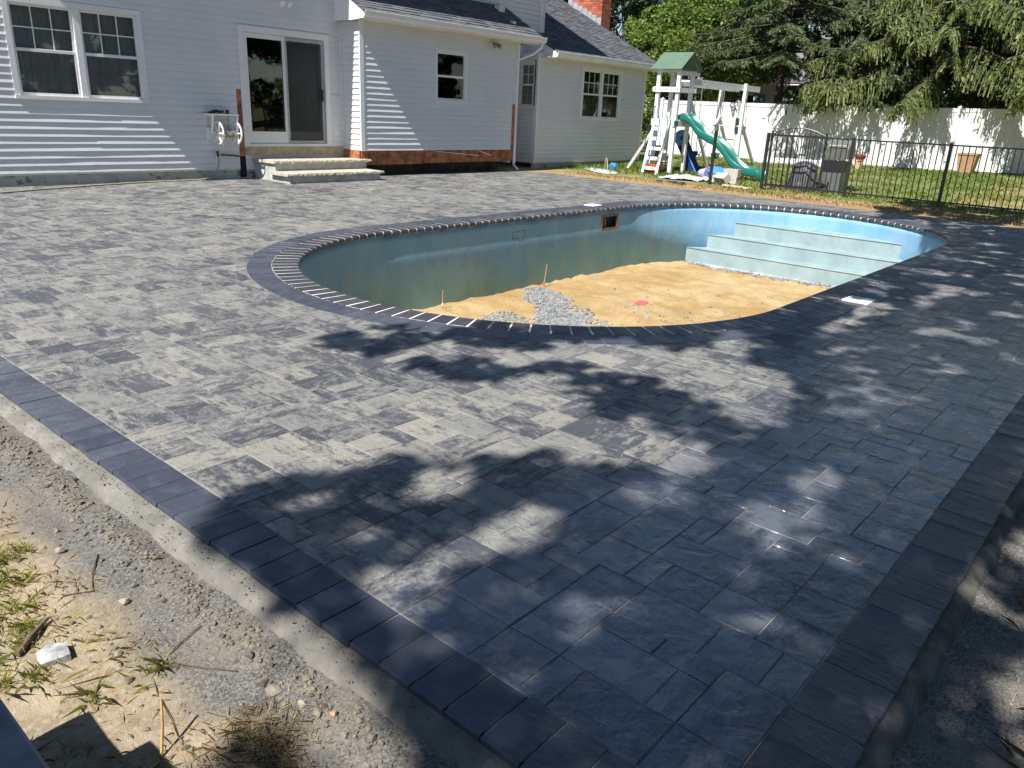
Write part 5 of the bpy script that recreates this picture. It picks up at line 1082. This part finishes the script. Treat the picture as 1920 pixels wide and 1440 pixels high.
def make_shade_trees():
    rg = np.random.default_rng(5); A = []; B = []
    sx, sy = tosun.x / tosun.z, tosun.y / tosun.z; st = .07
    gxs = np.arange(-3.0, 19, st); gys = np.arange(-4.5, 5.2, st); GX, GY = np.meshgrid(gxs, gys, indexing='ij')
    N1 = fbm(GX * 3.3, GY * 4.2, 5, 77); N2 = fbm(GX * 2.1 + 9, GY * 2.1, 4, 78); N3 = fbm(GX * 2.1, GY * 2.1 + 5, 4, 79); HA = fbm(GX * .5, GY * .8, 3, 8); q = np.sort(N1.ravel())
    for i, gx in enumerate(gxs):
        for j, gy in enumerate(gys):
            P = px(gx, gy, 0); inside = -60 < P[0] < 1980 and P[1] < 1500; n1 = N1[i, j]
            if inside:
                k = 330 / max(P[2], .8); X_, Y_ = P[0] + N2[i, j] * k * 2.2, P[1] + N3[i, j] * k
                s1 = max((1 - ((X_ - a) / c) ** 2 - ((Y_ - b) / d) ** 2) for a, b, c, d in SHADE); dn = inside_poly(X_, Y_, DENSE)
                if not dn and s1 < 0: continue
                lit = .09 if dn else .14
                if dn:
                    for a, b, c, d, w in OPEN: lit = max(lit, w * math.exp(-((P[0] - a) / c) ** 2 - ((P[1] - b) / d) ** 2))
                if n1 > q[int((1 - lit) * (len(q) - 1))]: continue
            elif not (n1 > -.18 and gy < .3): continue  # extra leaves out of view, added to block sky light
            h = (6.9 if gx < 6.2 else 6.2) + 5.0 * HA[i, j]
            for _ in range(8 if inside else 4):
                hh = h + rg.normal(0, .35); p = (gx + sx * hh + rg.normal(0, .03), gy + sy * hh + rg.normal(0, .03), hh); (A if gx < 6.2 else B).append(p)
    for pts, base, top, lab, sd in ((A, (-6.0, -3.0), 9.0, 'tall tree left of the camera, its crown shaped to shade the near pavers', 1), (B, (6.5, -5.0), 8.5, 'leafy tree right of the picture, its crown shaped to shade the far right pavers', 2)):
        C = np.array(pts); t = thing('shade_tree', lab, 'tree', (base[0], base[1], -.06), 'trees beside the photographer'); k = np.random.default_rng(sd).choice(len(C), 26, replace=False)
        wood(t, (base[0], base[1], -.06), (base[0] * .92, base[1] * .6, top), .26, [tuple(C[i]) for i in k], lk=.12); V, F = leaf_quads(C, .115, np.random.default_rng(sd), aspect=.62); npmesh('crown', V, F, 'leaf_mid', t, np.clip(rg.normal(.5, .2, len(C)), 0, 1).repeat(4)[:, None])
make_shade_trees()
GS = 'trees beside the photographer'  # side trees are added out of view to darken reflections and cut sky fill
broadleaf('added_side_tree', 'unseen tall tree added far right of the picture to darken the sliding door', 17, -13, 11, 4.8, .6, 'leaf_dark', .34, 300, 41, 40, GS)
broadleaf('added_side_tree', 'unseen tall tree added outside the right edge to darken the house windows', 25, -14, 11, 4.8, .6, 'leaf_mid', .34, 300, 42, 40, GS)
broadleaf('added_side_tree', 'unseen dark tree added behind the camera to darken the left window', 8, -14, 11, 4.8, .6, 'leaf_dark', .34, 300, 43, 40, GS)
broadleaf('added_side_tree', 'unseen dense tree added right of the picture to blacken the left leaf of the sliding door', 12.5, -9.5, 9, 4.0, .4, 'leaf_dark', .34, 330, 46, 46, GS)
broadleaf('added_side_tree', 'unseen dense tree added right of the picture to darken the kitchen window', 20.5, -10, 9, 4.0, .4, 'leaf_dark', .34, 330, 47, 46, GS)
broadleaf('added_side_tree', 'unseen tree added beyond the right edge near the picket fence to darken the wing window', 32, -9, 11, 4.8, .6, 'leaf_dark', .34, 300, 44, 40, GS)
broadleaf('added_side_tree', 'unseen tree added directly behind the camera to darken the window panes', 0, -15, 11, 4.8, .6, 'leaf_mid', .34, 300, 45, 40, GS)

# ================================================================ GRASS
def blades(name, label, P, H, W, mat, seed, lean=.5):
    rg = np.random.default_rng(seed); n = len(P); Z = ground_z(P[:, 0], P[:, 1]); B = np.column_stack([P, Z - .004]); a = rg.uniform(0, 6.283, n); h = H * rg.uniform(.5, 1.35, n); ln = h * np.abs(rg.normal(0, lean, n)); d = np.column_stack([np.cos(a), np.sin(a), np.zeros(n)]); s = np.column_stack([-np.sin(a), np.cos(a), np.zeros(n)]) * (W * rg.uniform(.6, 1.3, n))[:, None]
    up_ = np.array([0, 0, 1.0]); M1 = B + d * (ln * .35)[:, None] + up_ * (h * .6)[:, None]; T = B + d * ln[:, None] + up_ * (h * .85)[:, None]
    V = np.stack([B - s, B + s, M1 + s * .8, T, M1 - s * .8], 1).reshape(-1, 3); F = np.arange(5 * n).reshape(n, 5); o = npmesh(name, V, F, mat, None, np.repeat(np.clip(rg.normal(.5, .25, n), 0, 1), 5)[:, None]); tag(o, label, 'grass', kind='stuff')
def scatter(n, x0, x1, y0, y1, seed, f=None):
    rg = np.random.default_rng(seed); P = np.column_stack([rg.uniform(x0, x1, n), rg.uniform(y0, y1, n)])
    if f is not None: P = P[f(P[:, 0], P[:, 1]) > rg.random(len(P))]
    return P
lawnmask = lambda x, y: np.clip(.62 + 2.4 * fbm(x * .7, y * .7, 4, 15), .06, 1) * sst(16.7, 17.5, x - 1.3 * sst(7.8, 9.2, y) + fbm(x * 0 + y * 2, y * 0, 3, 4) * 1.2) * (1 - .9 * ((y > 14.1) & (x < 22.8)))
blades('lawn_grass', 'patchy green lawn between the picket fence and the white fence', scatter(95000, 16.6, 31, .3, 15.5, 1, lawnmask), .07, .007, 'grass', 51)
blades('dry_edge_grass', 'straw coloured torn turf along the far edge of the patio', scatter(9000, 16.0, 17.6, 1.0, 12.8, 2, lambda x, y: .9 * np.exp(-((x - (15.55 + .075 * y) - .75) / .35) ** 2)), .05, .006, 'drygrass', 52, 1.0)
blades('weed_grass', 'green weeds at the foot of the play tower', scatter(7000, 17.6, 21.5, 9.0, 13.6, 3, lambda x, y: np.clip(.25 + 3 * fbm(x * 1.6, y * 1.6, 3, 17), 0, 1) * sst(18.2, 19.2, x)), .11, .007, 'grass', 53)
near1 = lambda x, y: np.clip(.30 + 3.4 * fbm(x * 3.2, y * 3.2, 3, 33), 0, 1) * sst(.78, .60, x + .25 * fbm(y * 4, x * 4, 2, 3)) * sst(1.7, 2.2, y)
rgt = np.random.default_rng(61); tc = scatter(1500, -.3, .86, 1.5, 5.5, 8, near1); tp = np.repeat(tc[:150], 48, axis=0) + rgt.normal(0, .017, (len(tc[:150]) * 48, 2))
blades('grass_tufts', 'rooted tufts of yellow green grass on the soil at the left', tp, .036, .00045, 'palegrass', 62, .9)
blades('lawn_edge_grass', 'sparse yellow green grass on the bare soil at the left', scatter(8000, -.3, .85, 1.5, 5.5, 4, near1), .026, .0007, 'palegrass', 54, 1.4)
blades('dead_grass', 'dry straw grass scattered over the soil at the left', scatter(24000, -.3, .9, 1.1, 5.5, 5, lambda x, y: np.clip(.35 + 2 * fbm(x * 4, y * 4, 3, 35), 0, 1) * sst(.86, .66, x + .3 * fbm(y * 4, x * 4, 2, 6))), .018, .0007, 'drygrass', 55, 2.4)
blades('straw_clump', 'matted clump of dry straw in the hole at the bottom', scatter(9000, .55, 1.0, 1.2, 1.65, 6, lambda x, y: np.exp(-(((x - .79) / .10) ** 2 + ((y - 1.44) / .09) ** 2))), .014, .0007, 'drygrass', 56, 3.2)
blades('verge_grass', 'dry grass in the shade beyond the right edge of the patio', scatter(5000, 1.2, 6, -.5, .12, 7, lambda x, y: sst(.08, -.12, y - .035 * (x - 2)) * .8), .035, .0012, 'drygrass', 57, 1.8)

# ================================================================ FOREGROUND THINGS
rr = random.Random(9); mb = MB()
for _ in range(1700):
    y = rr.uniform(.9, 5); x = .985 + rr.gauss(0, .034); s = abs(rr.gauss(0, .0042)) + .0015; mb.blob((x, y, gz(x, y) + s * .3), s, .7, .35, None, rr)
for _ in range(450):
    y = rr.uniform(.9, 5); x = rr.uniform(.62, 1.05); s = abs(rr.gauss(0, .0035)) + .002; mb.blob((x, y, gz(x, y) + s * .3), s, .7, .35, None, rr)
for _ in range(500):
    x = rr.uniform(1.3, 5); y = rr.uniform(-.3, .2); s = abs(rr.gauss(0, .005)) + .003; mb.blob((x, y, gz(x, y) + s * .3), s, .7, .35, None, rr)
tag(mb.build('soil_crumbs', 'clod'), 'crumbs of soil and grit beside the concrete edging', 'grit', kind='stuff')
mb = MB()
for _ in range(900):
    y = rr.uniform(.6, 5); d = abs(rr.gauss(0, .05)); x = 1.155 - d
    if d < .10: s_ = abs(rr.gauss(0, .0016)) + .0008; mb.blob((x, y, -.021 - .30 * max(0, d - .03) + s_ * .2), s_, .7, .35, None, rr)
tag(mb.build('mortar_grit', 'edge'), 'grains of sandy mortar stuck on the pale concrete haunch', 'grit', kind='stuff')
for x, y, sz, lab in ((.80, 2.75, .017, 'pale stone on the grit, farthest up the concrete edging'), (.83, 2.30, .019, 'round brown stone on the grit near the green grass tuft'), (.93, 1.60, .019, 'largest pale stone on the grit beside the straw clump'), (.955, 1.50, .012, 'small pale stone between the straw clump and the edging'), (.70, 2.05, .014, 'pale stone on the grit right of the white stone')):
    mb = MB(); mb.blob((x, y, gz(x, y) + sz * .3), sz, .65, .25, None, rr); tag(mb.build('loose_stone', 'rock'), lab, 'stone', 'loose stones on the grit strip')
mb = MB(); x, y = .575, 2.18; z = gz(x, y); mb.prism([(x - .045, y - .03), (x + .03, y - .042), (x + .042, y + .02), (x + .006, y + .05), (x - .036, y + .034)], 'z', z - .004, z + .016); tag(mb.build('white_stone', 'whiterock'), 'flat white broken stone lying on the soil at the left', 'stone')
mb = MB(); mb.tube([(.50, 2.24, gz(.5, 2.24) + .012), (.55, 2.29, gz(.55, 2.29) + .014), (.60, 2.34, gz(.6, 2.34) + .012), (.625, 2.355, gz(.62, 2.35) + .014)], [.008, .010, .008, .004], 6); tag(mb.build('stick', 'stick'), 'dark brown stick lying above the white stone', 'stick')
mb = MB(); z = gz(.63, 1.62); mb.tube([(.61, 1.60, z), (.635, 1.63, z + .07), (.65, 1.655, z + .125)], [.004, .004, .003], 5); mb.tube([(.65, 1.655, z + .125), (.665, 1.64, z + .06), (.67, 1.63, z + .01)], [.003, .003, .003], 5); mb.tube([(.60, 1.59, z + .006), (.57, 1.58, z + .008)], .005, 5); tag(mb.build('twig', 'straw'), 'bent straw coloured twig standing out of the soil at the bottom', 'twig')
for pts, lab in (([(.80, 1.95), (.86, 1.98), (.93, 2.0)], 'thin straight twig lying on the grit'), ([(.78, 1.92), (.84, 1.82), (.90, 1.74)], 'thin twig pointing to the edging across the grit'), ([(.70, 2.45), (.78, 2.42), (.82, 2.52), (.88, 2.62)], 'thin curled root lying on the grit')):
    mb = MB(); mb.tube([(x, y, gz(x, y) + .006) for x, y in pts], .0022, 5); tag(mb.build('twig', 'stick'), lab, 'twig')
mb = MB(); x, y = .90, 1.60; mb.blob((.985, 1.40, gz(.985, 1.4) + .006), .012, .7, .2, None, rr); tag(mb.build('red_stone', 'terra'), 'small reddish stone beside the straw clump', 'stone')
mb = MB(); x, y = 3.05, .10; mb.prism([(x - .10, y - .018), (x + .08, y - .03), (x + .10, y + .0), (x - .08, y + .022)], 'z', gz(x, y), gz(x, y) + .02); tag(mb.build('bark_piece', 'stick'), 'brown piece of bark on the shaded grit at the right edge', 'bark')
st2 = thing('stone_step', 'grey stone slab step at the lower left corner', 'step', (.1, 1.4, 0)); mb = MB(); slab(mb, [(-.9, .7), (.345, .7), (.345, 1.87), (-.9, 1.87)], .20, None, .008, .14); mb.build('slab', 'slabstone', st2); MB().box(-.88, .72, -.1, .325, 1.85, .139).build('base', 'conc', st2); mb = MB(); slab(mb, [(-.9, .5), (.19, .5), (.19, 1.85), (-.9, 1.85)], .42, None, .008, .201); mb.build('unseen_shade_slab', 'slabstone', st2); mb = MB(); slab(mb, [(-.9, .4), (.18, .4), (.18, 1.62), (-.9, 1.62)], .52, None, .008, .421); mb.build('unseen_shadow_slab', 'slabstone', st2)  # the two higher slabs are unseen, added to cast shade on slab and soil
